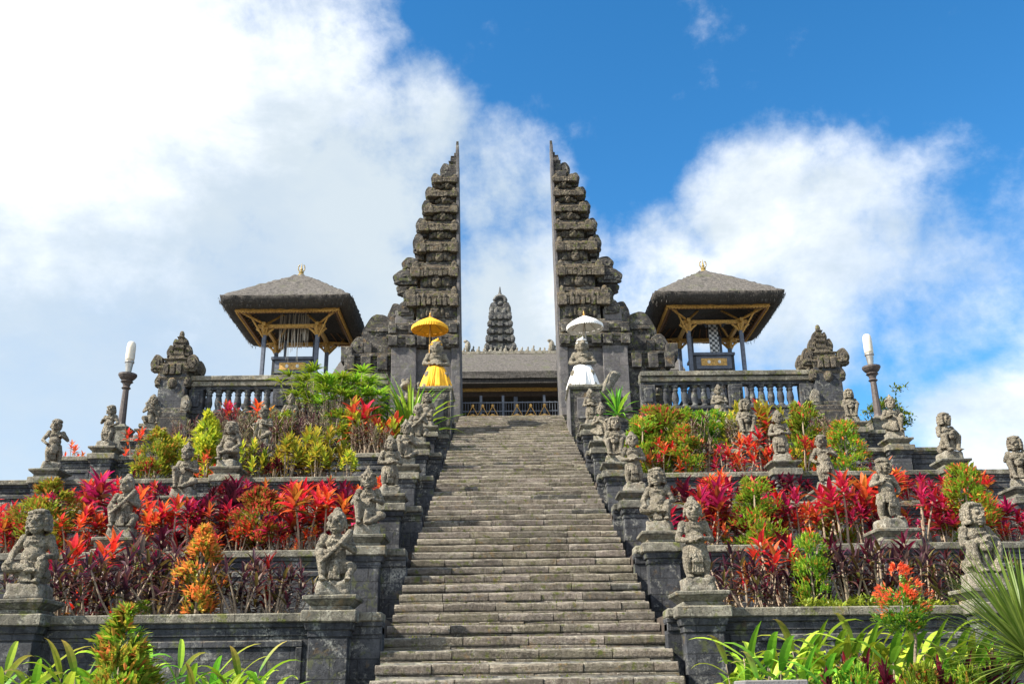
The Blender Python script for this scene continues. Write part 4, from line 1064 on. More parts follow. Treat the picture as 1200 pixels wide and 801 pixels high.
m = MB(); m.box(-8, 8, 45.88, 46.06, 13.98, 14.235); m.build('lintel', 'dark_wood', H, o)
m = MB(); m.box(-8, 8, 50.2, 50.4, 10.9, 14.4); m.build('back_wall', 'black_paint', H, o)
for x in (-7.6, -5, -2.55, 0.3, 2.7, 5.1, 7.6):
    m = MB(); m.cbox(x, 46, .2, .2, 10.9, 13.98); m.build('post', 'post_paint', H, o, bevel=.02)
m = MB(); rq = random.Random(8)
for i in range(60):
    x = -8.4+16.8*i/59+rq.uniform(-.05, .05); h = rq.uniform(.16, .34)
    m.ell((x, 48, 16.98+h*.35), (.12, .09, h*.6), 7, 5); m.ell((x+.04, 48, 17.02+h), (.05, .05, .09), 6, 4)
for x in (-2.15, 2.25): m.ell((x, 47.9, 17.35), (.16, .12, .3), 8, 6); m.ell((x-.1, 47.9, 17.62), (.13, .08, .09), 8, 5)
m.box(-8.6, 8.6, 47.85, 48.15, 16.9, 17.05)
m.build('ridge_ornament', 'rock_stone', H, o)

T = thing('shrine_tower', 'carved dark stone shrine tower rising behind the thatched hall', 'tower', (-.48, 60, 9.5))
kw = dict(bevel=.025, sub=.3, rough=.02, rs=3)
m = MB(); T.scale = (.88, .95, 1); m.cbox(0, 0, 3.2, 3.2, -.5, 6); m.cbox(0, 0, 2.6, 2.6, 6, 11.3); m.build('base', 'tower_stone', T, **kw)
zz = 11.3; tw = 1.12
for i, (h, w) in enumerate(((.62, 2.35), (.6, 2.1), (.55, 1.85), (.55, 1.7), (.5, 1.5))):
    m = MB(); m.cbox(0, 0, w*.8, w*.8, zz, zz+h*.6); m.cbox(0, 0, w*.86, w*.86, zz+h*.5, zz+h*.65, .05); m.cbox(0, 0, w, w, zz+h*.65, zz+h*.85); m.cbox(0, 0, w*.8, w*.8, zz+h*.85, zz+h)
    for q in (-1, 1):
        for yy in (-w/2-.05, w/2-.2): ear(m, q, q*w*.36, yy, yy+.22, zz+h*.45, .34, h*.75)
    m.cbox(0, -w/2, .34, .2, zz+h*.45, zz+h*1.02); m.cbox(-w*.3, -w/2+.02, .2, .16, zz+h*.5, zz+h*.95); m.cbox(w*.3, -w/2+.02, .2, .16, zz+h*.5, zz+h*.95)
    m.build('tier', 'tower_stone', T, **kw); zz += h
m = MB()       # throne back with a pierced heart-shaped crest
m.cbox(0, 0, 1.6, 1.2, zz, zz+.25, .06); m.cbox(0, 0, 1.15, .9, zz+.25, zz+.75)
for q in (-1, 1): m.ell((q*.62, -.3, zz+.45), (.2, .25, .34), 10, 8); m.ell((q*.3, -.42, zz+.35), (.2, .2, .26), 10, 8)
for q in (-1, 1): ear(m, q, q*.3, -.4, -.1, zz+.2, .5, .85); m.ell((q*.5, -.2, zz+.5), (.22, .2, .3), 10, 8)
pts = [(.42*math.sin(a)*(1-.25*math.cos(a)), zz+1.05-.52*math.cos(a)) for a in [2*math.pi*i/22 for i in range(22)]]
m.tube([(x, -.2, z) for x, z in pts+[pts[0]]], .15, 8); m.plate(pts, -.16, 0.05)
m.ell((0, -.2, zz+1.05), (.2, .1, .16), 10, 8); m.ell((0, -.2, zz+1.7), (.14, .12, .22), 10, 8); m.tube([(0, -.2, zz+1.8), (0, -.2, zz+2.25)], [.09, .03], 8)
m.build('crest', 'tower_stone', T, sub=.25, rough=.02, rs=4)

# ---------------------------------------------------------------- plants
PK = {}
def col(*c): return tuple(c)
def jit(c, r, a=.2):
    f = 1+r.uniform(-a, a); return tuple(max(0, x*f*(1+r.uniform(-.06, .06))) for x in c)
RED = [((.46, .010, .04), (.84, .03, .09)), ((.55, .015, .035), (.86, .05, .06)), ((.22, .008, .02), (.60, .014, .05)), ((.50, .04, .02), (.86, .13, .05)), ((.58, .02, .08), (.88, .07, .15)), ((.40, .03, .02), (.78, .05, .03)), ((.20, .10, .02), (.62, .10, .04))]
ORG = [((.42, .05, .02), (.80, .15, .035)), ((.46, .07, .03), (.78, .10, .04)), ((.26, .11, .02), (.66, .22, .04)), ((.55, .015, .05), (.82, .06, .08))]
MAR = [((.055, .006, .012), (.14, .008, .022)), ((.10, .008, .015), (.30, .012, .03)), ((.04, .01, .014), (.09, .014, .02))]
PUR = [((.035, .016, .028), (.09, .03, .05)), ((.045, .016, .028), (.14, .03, .05)), ((.07, .035, .03), (.18, .08, .06)), ((.04, .034, .036), (.10, .07, .07)), ((.08, .06, .02), (.17, .12, .03)), ((.10, .05, .05), (.22, .13, .12))]
GRN = [((.14, .27, .015), (.28, .46, .035)), ((.22, .34, .02), (.42, .52, .05)), ((.07, .18, .018), (.15, .32, .025))]
def rosette(m, r, top, n, L, W, pal, up=1.15, wp=.65, droop=1.25, stem_len=.22):
    a0 = r.uniform(0, 6.28)
    for i in range(n):
        t = i/max(1, n-1); az = a0+i*2.399+r.uniform(-.2, .2)
        el = up*(t**.8)+r.uniform(-.15, .15)-.08
        l = L*(.8+.35*(1-abs(t-.45)))*r.uniform(.85, 1.12)
        c = pal[r.randrange(len(pal))]
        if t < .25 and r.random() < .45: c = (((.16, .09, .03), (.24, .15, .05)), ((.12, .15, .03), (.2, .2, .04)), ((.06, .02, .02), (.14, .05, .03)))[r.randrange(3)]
        c = (jit(c[0], r), jit(c[1], r))
        m.blade((top[0], top[1], top[2]-stem_len*(1-t)), az, el, l, W*r.uniform(.8, 1.2), droop*r.uniform(.6, 1.25)*(1.1-.55*t), c, .28, 4, r.uniform(-.35, .35), wp)
def cordyline(seed, pal, pal2=None, stems=4, H=1.0, spread=.22, n=17, L=.34, W=.105, low=0.35, up=1.15):
    r = random.Random(seed); st = MB(); lf = MB()
    for i in range(stems):
        a = 6.28*i/stems+r.uniform(-.5, .5); b = (.05*math.cos(a), .05*math.sin(a), -.05)
        h = H*(1.0 if i == 0 else r.uniform(low+.25, .95)); s_ = spread*r.uniform(.4, 1.2)*(0.3 if i == 0 else 1)
        t = (b[0]+s_*math.cos(a), b[1]+s_*math.sin(a), h-L*.55)
        mid = tuple((b[k]+t[k])/2+r.uniform(-.03, .03) for k in range(3))
        st.tube([b, mid, t], [.018, .014, .011], 6)
        rosette(lf, r, t, n, L, W, pal if (pal2 is None or r.random() < .6) else pal2, up)
    return st, lf
def leafball(seed, H, Rr, n, leaf, inner, tips, shape, base=.12, tipf=.5, top_only=0):
    r = random.Random(seed); st = MB(); lf = MB()
    st.tube([(0, 0, -.05), (r.uniform(-.02, .02), 0, H*.45), (0, 0, H*.8)], [.03, .02, .008], 6)
    for i in range(7):
        a = r.uniform(0, 6.28); z = H*r.uniform(.12, .6); w = shape(z/H)*Rr*.7
        st.tube([(0, 0, z*.7), (w*math.cos(a)*.5, w*math.sin(a)*.5, z), (w*math.cos(a), w*math.sin(a), z+.12*H)], [.012, .009, .004], 5)
    cl = [(r.uniform(0, 6.28), r.random()**.85, r.uniform(.5, 1.25)) for _ in range(36)]    # twig clumps make the outline uneven
    for i in range(n):
        ca, cz, cr = cl[r.randrange(36)]
        a = ca+r.gauss(0, .24); zt = min(.995, max(0.0, base+(1-base)*(cz+r.gauss(0, .045))))
        w = shape(zt)*Rr*cr; q = (r.random()**.4)*w
        p = (q*math.cos(a), q*math.sin(a), zt*H)
        outer = q > w*.72
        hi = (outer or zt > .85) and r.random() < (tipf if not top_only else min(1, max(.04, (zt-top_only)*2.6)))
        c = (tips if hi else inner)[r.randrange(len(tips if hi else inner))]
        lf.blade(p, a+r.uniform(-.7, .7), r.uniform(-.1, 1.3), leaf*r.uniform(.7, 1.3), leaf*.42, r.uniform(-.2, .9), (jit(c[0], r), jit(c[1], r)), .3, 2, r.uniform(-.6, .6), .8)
    return st, lf
cone = lambda t: max(.05, (1-t)**.65*(.65+.35*min(1, t*4)))
egg = lambda t: max(.05, math.sin(math.pi*min(1, .12+.86*t))**.7)
bush = lambda t: max(.1, math.sin(math.pi*min(1, .2+.7*t))**.5)
def crotonplant(seed, pal, H=1.0, n=9):
    r = random.Random(seed); st = MB(); lf = MB()
    for i in range(n):
        a = r.uniform(0, 6.28); s_ = r.uniform(.05, .34)*H; h = H*r.uniform(.45, .92)*(1-.3*s_/H)
        t = (s_*math.cos(a), s_*math.sin(a), h); b = (.25*t[0], .25*t[1], -.04)
        st.tube([b, ((b[0]+t[0])/2, (b[1]+t[1])/2, h*.5), t], [.014, .011, .007], 5)
        rosette(lf, r, (t[0], t[1], t[2]), 22, .17*H, .055*H, pal, 1.25, .7, .7, .3*H)
    return st, lf
def twigplant(seed, H=.8):
    r = random.Random(seed); st = MB(); lf = MB()
    for i in range(16):
        a = r.uniform(0, 6.28); s_ = r.uniform(.05, .38)*H; h = H*r.uniform(.55, 1.0)
        t = Vector((s_*math.cos(a), s_*math.sin(a), h)); b = Vector((.15*t.x, .15*t.y, -.04)); mid = (b+t)/2+Vector((r.uniform(-.04, .04), r.uniform(-.04, .04), 0))
        st.tube([b, mid, t], [.010, .008, .004], 5)
        for j in range(3):
            q = mid.lerp(t, r.random()); st.tube([q, q+Vector((r.uniform(-.12, .12), r.uniform(-.12, .12), r.uniform(.05, .18)))*H], [.006, .003], 4)
        c = [((.10, .06, .05), (.20, .11, .09)), ((.07, .03, .035), (.15, .06, .06)), ((.13, .12, .06), (.2, .19, .1))][r.randrange(3)]
        rosette(lf, r, t, 11, .15*H, .032*H, [c], 1.1, .7, .8, .3*H)
    return st, lf
def fanpalm(seed, H=1.5, n=30):
    r = random.Random(seed); st = MB(); lf = MB()
    for i in range(n):
        a = r.uniform(0, 6.28); s_ = r.uniform(.1, .75); h = H*r.uniform(.5, .98)*(1-.22*s_); b = Vector((s_*.35*math.cos(a), s_*.35*math.sin(a), -.05))
        t = Vector((s_*math.cos(a), s_*math.sin(a), h)); st.tube([b, b.lerp(t, .6)+Vector((0, 0, .08)), t], [.012, .01, .006], 5)
        for j in range(10):
            c = GRN[r.randrange(2)]; da = (j-4.5)*.32+r.uniform(-.06, .06)
            lf.blade(t, a+da, .45-.12*abs(j-4.5)*.4+r.uniform(-.2, .2), .34*r.uniform(.8, 1.15), .042, r.uniform(.7, 1.3), (jit(c[0], r), jit(c[1], r)), .3, 4, 0, .6)
    return st, lf
def ginger(seed, H=1.3, n=5, L=.62, W=.13, pal=GRN):
    r = random.Random(seed); st = MB(); lf = MB()
    for i in range(n):
        a = r.uniform(0, 6.28); le = r.uniform(.05, .35); h = H*r.uniform(.6, .9)
        b = Vector((.12*math.cos(a), .12*math.sin(a), -.05)); t = b+Vector((le*math.cos(a), le*math.sin(a), h))
        st.tube([b, b.lerp(t, .5)+Vector((0, 0, .05)), t], [.014, .012, .006], 6)
        for j in range(8):
            f = .35+.65*j/7; p = b.lerp(t, f); az = a+(math.pi/2 if j % 2 else -math.pi/2)+r.uniform(-.6, .6)
            if j == 7: az = a
            c = pal[r.randrange(len(pal))]
            if r.random() < .16: c = (c[0], (.42, .33, .08))
            lf.blade(p, az, r.uniform(.45, 1.15), L*r.uniform(.7, 1.1), W*r.uniform(.8, 1.15), r.uniform(.7, 1.7), (jit(c[0], r), jit(c[1], r)), .22, 7, r.uniform(-.3, .3), .72)
    return st, lf
BAMB = [((.18, .32, .015), (.34, .50, .03)), ((.30, .44, .03), (.50, .60, .06)), ((.09, .22, .018), (.2, .38, .025))]
def register(kind, variants, stem='pale_stem'):
    PK[kind] = [(st.mesh('stems', stem), lf.mesh('foliage', 'leaf')) for st, lf in variants]
register('red', [cordyline(40+i, RED, (RED, ORG)[i % 2] if i != 2 else MAR, 5+i % 3, 1.0, .34, 13+i % 3, .20, .062, .12, 1.3) for i in range(5)])
register('tallred', [cordyline(50+i, RED, ORG, 3, 1.0, .16, 18, .23, .07) for i in range(3)])
register('orange', [cordyline(60+i, ORG, RED, 4+i % 2, 1.0, .22, 22, .25, .07) for i in range(3)])
register('maroon', [cordyline(70+i, MAR, RED if i == 2 else None, 6, 1.0, .3, 18, .23, .075) for i in range(3)])
register('purple', [cordyline(80+i, PUR, MAR if i == 3 else None, 8, 1.0, .36, 12, .24, .052, .2, 1.3) for i in range(4)])
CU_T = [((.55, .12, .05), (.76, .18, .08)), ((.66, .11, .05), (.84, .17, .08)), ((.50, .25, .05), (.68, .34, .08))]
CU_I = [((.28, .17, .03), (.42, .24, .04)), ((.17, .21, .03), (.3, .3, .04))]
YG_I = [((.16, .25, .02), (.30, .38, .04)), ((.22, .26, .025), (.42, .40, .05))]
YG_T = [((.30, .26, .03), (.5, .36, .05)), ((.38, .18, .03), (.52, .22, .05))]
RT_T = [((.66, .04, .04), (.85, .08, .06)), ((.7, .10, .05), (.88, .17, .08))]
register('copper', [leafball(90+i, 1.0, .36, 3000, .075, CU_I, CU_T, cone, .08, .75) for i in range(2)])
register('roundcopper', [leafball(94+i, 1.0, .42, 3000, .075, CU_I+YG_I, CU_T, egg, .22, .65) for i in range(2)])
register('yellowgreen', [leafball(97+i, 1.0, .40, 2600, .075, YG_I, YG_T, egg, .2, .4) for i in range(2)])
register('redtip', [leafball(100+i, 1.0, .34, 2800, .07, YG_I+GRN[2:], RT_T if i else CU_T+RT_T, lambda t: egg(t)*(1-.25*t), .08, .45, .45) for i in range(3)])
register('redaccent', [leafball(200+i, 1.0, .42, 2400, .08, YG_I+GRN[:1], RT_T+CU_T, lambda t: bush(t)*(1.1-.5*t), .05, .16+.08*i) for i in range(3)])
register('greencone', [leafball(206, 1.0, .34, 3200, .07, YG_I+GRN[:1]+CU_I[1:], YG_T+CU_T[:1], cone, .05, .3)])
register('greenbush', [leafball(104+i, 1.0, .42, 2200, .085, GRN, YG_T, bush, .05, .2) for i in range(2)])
YEL = [((.42, .42, .03), (.70, .62, .06)), ((.30, .38, .03), (.58, .56, .06)), ((.18, .28, .025), (.34, .42, .04)), ((.52, .40, .04), (.74, .54, .07))]
register('croton', [crotonplant(110+i, YEL) for i in range(3)])
register('yellowcone', [leafball(114, 1.0, .36, 2600, .085, YEL[1:3], YEL[:2], cone, .05, .8)])
register('mixcroton', [crotonplant(117+i, YEL+ORG[:2]) for i in range(2)])
register('twig', [twigplant(120+i) for i in range(4)])
register('fanpalm', [fanpalm(130+i) for i in range(2)])
register('ginger', [ginger(140+i, 1.3, 6, .52, .085, BAMB) for i in range(3)])
register('broadleaf', [ginger(150+i, 1.2, 4, .58, .095, BAMB) for i in range(2)])
def spikes(seed, n, L, W, pal, trunk, tr=.09, up=1.3, lowel=-.45, wp=.5, droop=.5):
    r = random.Random(seed); st = MB(); lf = MB()
    st.tube([(0, 0, -.05), (.02, 0, trunk*.5), (0, 0, trunk)], [tr*1.15, tr, tr*.85], 12)
    for i in range(n):
        t = i/(n-1); el = lowel+(up-lowel)*t**.8+r.uniform(-.1, .1); az = i*2.399+r.uniform(-.2, .2); c = pal[r.randrange(len(pal))]
        lf.blade((.5*tr*math.cos(az), .5*tr*math.sin(az), trunk+.12*t), az, el, L*r.uniform(.8, 1.08), W, droop*r.uniform(.2, 1.2)*(1.1-.6*t), (jit(c[0], r), jit(c[1], r)), .3, 5, 0, wp)
    return st, lf
register('yucca', [spikes(160, 260, .98, .034, [((.20, .36, .07), (.18, .34, .05)), ((.30, .44, .12), (.24, .38, .06)), ((.12, .26, .04), (.16, .30, .04))], 1.0)], 'bark')
register('smallpalm', [spikes(165, 26, .62, .06, GRN, .55, .04, 1.3, -.2, .6, 1.1)], 'bark')
register('pandan', [spikes(168, 60, .8, .05, GRN, .15, .08, 1.4, -.1, .6, 1.3)], 'bark')
register('standard', [leafball(170, 1.0, .36, 2600, .065, GRN[2:]+YG_I[:1], RT_T, egg, .06, .55, .22)])

NAMES = {'red': ('cordyline_plant', 'crimson leaved cordyline', 'plant'), 'tallred': ('cordyline_plant', 'thin stemmed pink red cordyline', 'plant'), 'orange': ('cordyline_plant', 'orange red cordyline', 'plant'),
         'maroon': ('cordyline_plant', 'dark maroon cordyline', 'plant'), 'purple': ('purple_cordyline', 'purple black narrow leaved cordyline', 'plant'), 'copper': ('clipped_shrub', 'copper orange cone shaped shrub', 'shrub'),
         'roundcopper': ('clipped_shrub', 'rounded copper and orange shrub', 'shrub'), 'yellowgreen': ('clipped_shrub', 'rounded yellow green shrub', 'shrub'), 'redtip': ('clipped_shrub', 'green shrub with bright red tips', 'shrub'),
         'redaccent': ('clipped_shrub', 'yellow green shrub with red accents', 'shrub'), 'greencone': ('clipped_shrub', 'cone shaped green shrub with coppery tips', 'shrub'),
         'greenbush': ('green_bush', 'small leafy green bush', 'bush'), 'croton': ('croton_shrub', 'yellow leaved croton', 'shrub'), 'yellowcone': ('croton_shrub', 'pointed yellow green shrub', 'shrub'),
         'mixcroton': ('croton_shrub', 'croton mottled in orange, yellow and green', 'shrub'), 'twig': ('twiggy_shrub', 'dry greyish twiggy shrub', 'shrub'), 'fanpalm': ('lady_palm', 'bright green fan leaved palm clump', 'palm'),
         'ginger': ('ginger_plant', 'bright green long leaved ginger', 'plant'), 'broadleaf': ('ginger_plant', 'broad leaved light green ginger', 'plant'), 'yucca': ('yucca_tree', 'spiky green yucca on a pale trunk', 'yucca'),
         'smallpalm': ('young_palm', 'young green palm', 'palm'), 'pandan': ('pandan_plant', 'arching green strap leaved plant', 'plant'), 'standard': ('flowering_tree', 'slender small tree with a red tipped crown', 'tree')}
TOPZ = {}
for v_ in PK.values():
    for a_, b_ in v_:
        zs_ = sorted(q.co.z for q in b_.vertices); TOPZ[b_.name] = zs_[int(len(zs_)*.985)]
beds = {}
cnt = {}
def put(kind, x, y, z, h, wide=1.0, rz=None):
    v = PK[kind]; i = cnt.get(kind, 0); cnt[kind] = i+1
    st, lf = v[i % len(v)]; h = h/TOPZ[lf.name]
    n, lab, cat = NAMES[kind]
    t = thing(n, None, cat, (x, y, z), (i*2.1) % 6.28 if rz is None else rz)
    t.scale = (h*wide, h*wide, h)
    link('stems', st, t); link('foliage', lf, t)
    return t
def bed(k, s, items):
    """items: (kind, photo x, photo y of the top, offset behind the wall face)"""
    for it in items:
        kind, px, py, dy = it[:4]; wide = it[4] if len(it) > 4 else 1.0
        Y = YK[k]+dy; x, z = PX(px, py, Y); zb = ZK[k]-.05
        t = put(kind, x, Y, zb, max(.3, z-zb), wide)
        beds.setdefault((kind, k, s), []).append((abs(x), t))
L_, R_ = -1, 1
bed(0, L_, [('purple', 58, 655, .9), ('purple', 82, 640, 1.3), ('purple', 108, 660, .9), ('purple', 135, 652, 1.2), ('purple', 152, 640, .8), ('purple', 172, 628, 1.5), ('purple', 196, 640, .9), ('purple', 212, 632, 1.6),
            ('purple', 268, 655, 1.0), ('purple', 288, 648, .8), ('purple', 306, 655, 1.4), ('purple', 324, 650, .8), ('purple', 344, 660, 1.1), ('purple', 22, 660, 1.5),
            ('copper', 240, 617, .7), ('red', 118, 625, 2.0), ('red', 92, 632, 2.1), ('red', 198, 622, 2.2), ('greenbush', 168, 712, .55)])
bed(1, L_, [('orange', 8, 592, 1.0), ('orange', 18, 606, .7), ('tallred', 36, 580, 1.4), ('yellowgreen', 62, 563, .8), ('red', 92, 575, 1.6), ('tallred', 108, 590, .9), ('orange', 124, 555, 1.2), ('tallred', 140, 570, 1.7), ('red', 98, 622, .5), 
            ('red', 178, 572, 1.2), ('orange', 186, 590, .7), ('tallred', 203, 580, .6), ('red', 216, 600, 1.4), ('tallred', 227, 583, .9), ('red', 246, 580, 1.2), ('red', 256, 590, .7), ('maroon', 266, 562, 1.7), ('roundcopper', 307, 572, .8),
            ('red', 286, 585, 1.4), ('red', 332, 575, 1.5), ('red', 338, 625, .5), ('orange', 360, 565, .9), ('tallred', 385, 572, .8), ('red', 350, 590, 1.3), ('red', 372, 590, 1.5), ('maroon', 402, 568, 1.6), ('red', 408, 582, 1.2), ('red', 232, 615, .5), ('red', 320, 600, 1.8), ('red', 165, 600, .5), ('red', 395, 618, .5), ('red', 52, 592, 1.8), ('red', 2, 575, 1.8)])
bed(2, L_, [('tallred', 178, 563, .9), ('maroon', 192, 568, .6), ('maroon', 262, 560, .6), ('red', 284, 562, .9), ('red', 300, 566, .5), ('red', 318, 562, 1.2), ('orange', 345, 563, .8), ('maroon', 366, 565, .6), ('maroon', 412, 568, .7), ('orange', 115, 556, 1.0), ('red', 132, 560, .7), ('red', 88, 570, .8), ('red', 390, 560, 1.0), ('orange', 345, 570, .5)])
bed(3, L_, [('yellowgreen', 188, 502, .8), ('croton', 206, 512, 1.2), ('yellowcone', 244, 484, 1.0), ('croton', 225, 518, .7), ('red', 175, 535, .4), ('red', 244, 525, .4), ('croton', 300, 514, .8), ('croton', 338, 510, .7), ('croton', 356, 500, 1.2), ('croton', 390, 500, .8), ('croton', 372, 520, .5), ('croton', 322, 528, 1.0), ('croton', 162, 545, .4), ('twig', 285, 520, .9), ('maroon', 322, 535, .5), ('croton', 408, 528, .5), ('twig', 300, 505, 1.6), ('twig', 318, 512, 1.8)])
bed(4, L_, [('twig', 262, 486, 1.0), ('twig', 280, 480, .8), ('twig', 297, 484, 1.3), ('twig', 330, 488, .8), ('twig', 345, 486, 1.4), ('twig', 362, 485, .9), ('twig', 430, 492, .8), ('twig', 415, 496, 1.2), ('twig', 446, 498, .7), ('mixcroton', 435, 476, 1.6), ('orange', 430, 472, 2.0), ('twig', 240, 490, 1.1), ('greenbush', 327, 484, 1.7), ('red', 88, 518, 1.2), ('red', 160, 502, .8), ('twig', 378, 488, 1.2), ('twig', 222, 492, 1.4), ('greenbush', 402, 482, 2.0)])
bed(5, L_, [('fanpalm', 372, 436, .9), ('fanpalm', 418, 438, 1.0), ('fanpalm', 392, 446, .6), ('fanpalm', 402, 440, 1.3), ('tallred', 270, 470, 1.2), ('tallred', 303, 470, 1.2), ('twig', 350, 474, .5), ('twig', 290, 482, .7), ('twig', 318, 480, .6), ('greenbush', 440, 480, 1.0), ('twig', 255, 484, .6), ('pandan', 482, 450, 2.2)])
bed(0, R_, [('purple', 872, 650, .9), ('red', 898, 620, 1.4), ('purple', 893, 655, .8), ('purple', 915, 640, 1.3), ('purple', 858, 640, 1.6), ('greenbush', 946, 626, .8, .62), ('purple', 968, 640, 1.2), ('purple', 985, 630, .8), ('purple', 1003, 640, 1.5), ('purple', 1018, 632, .9), ('purple', 1040, 640, 1.3), ('purple', 1058, 628, 1.6), ('purple', 1075, 645, .9), ('purple', 1094, 636, 1.4), ('purple', 1110, 650, .8), ('purple', 1126, 640, 1.4), ('red', 915, 628, 2.0), ('purple', 932, 655, 1.5), ('purple', 1180, 650, 1.2), ('purple', 840, 655, 1.4)])
bed(1, R_, [('red', 800, 583, 1.1), ('orange', 830, 560, 1.0), ('orange', 850, 590, 1.6), ('redaccent', 882, 560, .6), ('red', 862, 560, 1.5), ('orange', 908, 575, 1.3), ('tallred', 925, 570, .8), ('tallred', 944, 588, .6), ('tallred', 958, 570, 1.3), ('tallred', 978, 552, .8), ('tallred', 995, 570, 1.4), ('red', 1008, 590, .7), ('orange', 1022, 545, 1.5), ('maroon', 1032, 600, .6), ('red', 1070, 568, .9), ('red', 1088, 572, 1.4), ('tallred', 1100, 580, .7), ('redaccent', 1125, 545, .7, .85), ('orange', 1150, 578, 1.4), ('maroon', 810, 568, 1.8), ('red', 896, 600, .5), ('red', 935, 600, 1.7), ('red', 1065, 605, .6), ('tallred', 1140, 612, .6), ('red', 820, 590, .6), ('redaccent', 975, 580, 1.8), ('orange', 1175, 585, 1.5), ('tallred', 870, 605, 1.0), ])
bed(2, R_, [('maroon', 792, 562, .7), ('maroon', 918, 555, .7), ('maroon', 940, 560, .9), ('red', 868, 556, .9), ('orange', 838, 550, 1.0), ('red', 1000, 556, .7), ('red', 1062, 560, .8), ('orange', 1048, 548, .9), ('red', 890, 560, .6), ('tallred', 978, 560, 1.2), ('orange', 1088, 562, .6), ('maroon', 1025, 560, .6)])
bed(3, R_, [('redaccent', 752, 488, 1.0), ('redaccent', 778, 480, 1.4), ('redaccent', 800, 500, .8, 1.0), ('twig', 825, 512, 1.0), ('red', 775, 512, .5), ('red', 764, 525, .4), ('greenbush', 766, 520, .8), ('red', 858, 508, .9), ('red', 872, 515, .6), ('red', 888, 503, .8), ('redaccent', 938, 472, 1.4, .8), ('red', 938, 512, .5), ('redaccent', 986, 494, .8), ('red', 900, 512, 1.2), ('red', 958, 530, .7), ('red', 845, 520, .6), ('orange', 962, 515, 1.3), ('red', 1010, 525, .8), ('croton', 925, 525, .8)])
bed(4, R_, [('twig', 812, 486, 1.0), ('greenbush', 828, 482, 1.3), ('mixcroton', 897, 472, 1.0), ('twig', 795, 490, .8), ('twig', 958, 488, .8), ('twig', 972, 484, 1.1), ('twig', 940, 486, 1.3), ('redaccent', 760, 478, 1.6), ('twig', 862, 490, .8), ('croton', 862, 482, 1.2), ('greenbush', 790, 480, 1.5)])
bed(5, R_, [('smallpalm', 722, 455, .8), ('croton', 862, 472, 1.0), ('redaccent', 775, 474, .8), ('twig', 830, 482, .7), ('twig', 890, 482, .8)])
rz_ = random.Random(21)                 # low crimson plants that fill the beds between the tall ones
for k, s, lo_, hi_ in ((1, -1, 2.6, 11.4), (1, 1, 2.6, 10.4), (2, -1, 2.7, 11.5), (2, 1, 2.7, 11.0)):
    for i in range(13):
        x = lo_+(hi_-lo_)*(i+rz_.uniform(.1, .9))/13
        if min(abs(x-q) for q in SX[s]) < .42: continue
        kd = rz_.choice(('red', 'red', 'red', 'maroon', 'orange'))
        t = put(kd, s*x, YK[k]+rz_.uniform(.45, 1.3), ZK[k]-.05, rz_.uniform(.5, .85), 1.25)
        beds.setdefault((kd, k, s), []).append((abs(s*x), t))
for (kind, k, s), lst in beds.items():
    lst.sort(key=lambda q: q[0]); n, lab, cat = NAMES[kind]
    for i, (_, t) in enumerate(lst):
        pos = '' if len(lst) == 1 else (f"{ordn(i)} from the stairs, " if i < 20 else 'outermost, ')
        tag(t, f"{lab}, {pos}{LVL[k]} planted terrace on the {side_word(s)}", None, f"{lab} plants, {LVL[k]} terrace {side_word(s)}")
def leafcover(name, label, xs, y0, y1, z, n, pal, leaf, hh, seed, kind='stuff'):
    r = random.Random(seed); m = MB()
    for i in range(n):
        x = r.uniform(*xs); y = r.uniform(y0, y1); h = hh*(.45+.9*max(0, .5+mn.noise(Vector((x*1.7, y*1.7, seed)))))
        c = pal[r.randrange(len(pal))]
        m.blade((x, y, z+r.random()*h), r.uniform(0, 6.28), r.uniform(.1, 1.2), leaf*r.uniform(.7, 1.3), leaf*.5, r.uniform(0, 1), (jit(c[0], r), jit(c[1], r)), .3, 2, 0, .8)
    return tag(m.build(name, 'leaf'), label, 'ground cover', None, kind)
leafcover('ground_cover', 'low yellow green ground cover along the lowest wall on the right', (4.0, 6.2), YK[0]+.25, YK[0]+1.0, ZK[0]-.05, 1500, [((.2, .26, .02), (.38, .42, .05)), ((.14, .22, .02), (.28, .36, .04))], .09, .17, 4)

r = random.Random(31); m = MB()
for i in range(420):
    q = r.randrange(0, 50); x = r.uniform(-1.95, 1.95); y = Y0+q*RUN-.004; z = Z0+(q-1)*RISE+.002
    if mn.noise(Vector((x*1.1, q*.35, 5))) < .02: continue
    for j in range(r.randrange(4, 11)):
        c = ((.16, .24, .02), (.28, .36, .04)) if r.random() < .7 else ((.20, .17, .05), (.32, .28, .10))
        m.blade((x+r.uniform(-.06, .06), y-r.uniform(0, .03), z), r.uniform(3.4, 6.0), r.uniform(.2, 1.4), r.uniform(.03, .075), .018, r.uniform(0, 1), (jit(c[0], r), jit(c[1], r)), .2, 2)
tag(m.build('weeds', 'leaf'), 'tiny green weeds growing in the joints of the stairs', 'weeds', None, 'stuff')

# ------------------------------------------------ planting in front of the lowest wall
BZ = -.95
for s in (-1, 1):
    m = MB(); xs = sorted((s*2.35, s*14)); m.box(xs[0], xs[1], 9.2, 13.98, GZ, BZ); tag(m.build('terrain', 'soil', sub=.7, rough=.03), kind='structure')
    kb = thing('planter_kerb', f"low stone kerb of the front planting bed on the {side_word(s)}", 'kerb', (s*2.3, 9.1, GZ)); oo = neg((s*2.3, 9.1, GZ))
    m = MB(); m.box(xs[0], xs[1], 9.0, 9.2, GZ, BZ+.06); a = s*2.2; m.box(*sorted((a, a+s*.14)), 9.0, 13.9, GZ, BZ+.055); m.build('kerb_stones', 'cap_stone', kb, oo, bevel=.015, sub=.5, rough=.008)
front = {}
def fr(kind, px, py, Y, wide=1.0, h=None, rz=None, z=BZ):
    x, zt = PX(px, py, Y); t = put(kind, x, Y, z, zt-z if h is None else h, wide, rz)
    front.setdefault((kind, -1 if px < 600 else 1), []).append((abs(x), t)); return t
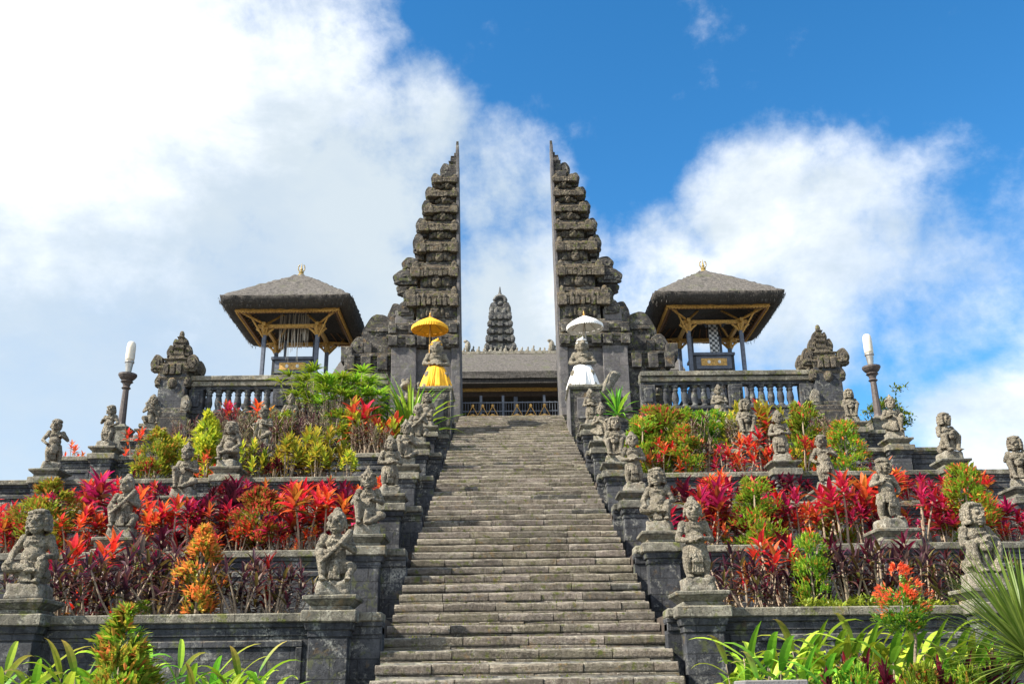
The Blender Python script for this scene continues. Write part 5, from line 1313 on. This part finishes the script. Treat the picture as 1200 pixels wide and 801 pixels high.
for q in ((5, 755, 11.6), (62, 757, 11.8), (95, 752, 12.2), (120, 765, 11.4), (25, 770, 12.4), (185, 735, 11.9), (215, 752, 12.4), (262, 762, 12.0), (240, 778, 11.6), (300, 770, 12.6)): fr('broadleaf', *q, .8)
fr('greencone', 150, 712, 11.2, 1.0)
fr('yellowgreen', 140, 760, 11.0, .55)
for q in ((842, 770, 12.6), (868, 752, 12.4), (892, 745, 11.8), (918, 738, 12.6), (945, 735, 12.0), (968, 742, 12.7), (990, 732, 12.2), (1012, 728, 12.8), (1030, 740, 11.9), (1062, 738, 12.6), (1085, 732, 12.0), (1105, 740, 12.7), (1125, 745, 12.2), (900, 770, 11.3), (955, 768, 11.2), (1075, 765, 11.3), (1118, 765, 11.6)): fr('ginger', *q, .85)
_zt = PX(1190, 776, 10.3)[1]; fr('yucca', 1190, 665, 10.3, .95, h=(_zt-BZ)*TOPZ[PK['yucca'][0][1].name])
for q in ((985, 772, 10.9), (1020, 768, 11.0), (1040, 782, 10.8), (1095, 775, 10.8), (1140, 770, 11.2), (1165, 765, 11.4), (965, 788, 10.7)): fr('maroon', *q, .45)
for q in ((1000, 778, 10.6), (1075, 780, 10.6), (1130, 782, 10.7)): fr('greenbush', *q, .5)
x, zt = PX(1050, 664, 10.8); xb, zb = PX(1066, 801, 10.8)
t = thing('flowering_tree', 'slender small tree with a red tipped crown in the front bed on the right', 'tree', (xb, 10.8, BZ))
m = MB(); m.tube([(0, 0, -.05), (-.02, 0, .7), (x-xb+.1, 0, zt-BZ-.75), (x-xb, 0, zt-BZ-.3)], [.026, .02, .016, .01], 8); m.build('trunk', 'bark', t)
c_ = link('crown', PK['standard'][0][1], t, (x-xb, 0, zt-BZ-.74)); c_.scale = (.82, .82, .76)
for (kind, s), lst in front.items():
    lst.sort(key=lambda q: q[0]); n, lab, cat = NAMES[kind]
    for i, (_, t) in enumerate(lst):
        pos = '' if len(lst) == 1 else f"{ordn(i)} from the stairs, "
        tag(t, f"{lab}, {pos}front bed on the {side_word(s)}", None, f"{lab} plants in the front bed {side_word(s)}")
x, z = PX(908, 796, 10.6); w = PX(945, 796, 10.6)[0]-PX(870, 796, 10.6)[0]
t = thing('stone_block', 'flat topped grey stone block at the bottom edge, right of the stairs', 'block', (x, 10.8, GZ))
m = MB(); m.cbox(0, 0, w-.06, .42, 0, z-GZ-.08); m.build('block_body', 'wall_stone', t, bevel=.01); m = MB(); m.cbox(0, 0, w, .5, z-GZ-.08, z-GZ); m.build('block_top', 'grey_panel', t, bevel=.012)

# a leafy tree far behind the right hand lamp
r = random.Random(77); X_, Z_ = PX(1028, 462, 34)
t = thing('leafy_tree', 'light green tree crown showing behind the lamp post on the right', 'tree', (X_, 34, GZ))
m = MB(); m.tube([(0, 0, 0), (.1, .1, 5), (0, 0, Z_-GZ-1.0)], [.2, .15, .06], 8)
for i in range(6): a = r.uniform(0, 6.28); m.tube([(0, 0, Z_-GZ-2.5+i*.2), (.4*math.cos(a), .4*math.sin(a), Z_-GZ-1.4+i*.15)], [.04, .015], 5)
m.build('trunk', 'bark', t)
m = MB(); cl = [Vector((r.gauss(0, .28), r.gauss(0, .5), Z_-GZ-1.25+r.gauss(0, .62))) for _ in range(34)]
for i in range(2600):
    c = cl[r.randrange(34)]; p = c+Vector((r.gauss(0, .14), r.gauss(0, .14), r.gauss(0, .12))); q = GRN[r.randrange(3)]
    if p.z > Z_-GZ: continue
    m.blade(p, r.uniform(0, 6.28), r.uniform(-.4, 1.2), .15, .07, r.uniform(0, 1), (jit(q[0], r), jit(q[1], r)), .3, 2, 0, .8)
m.build('crown', 'leaf', t)
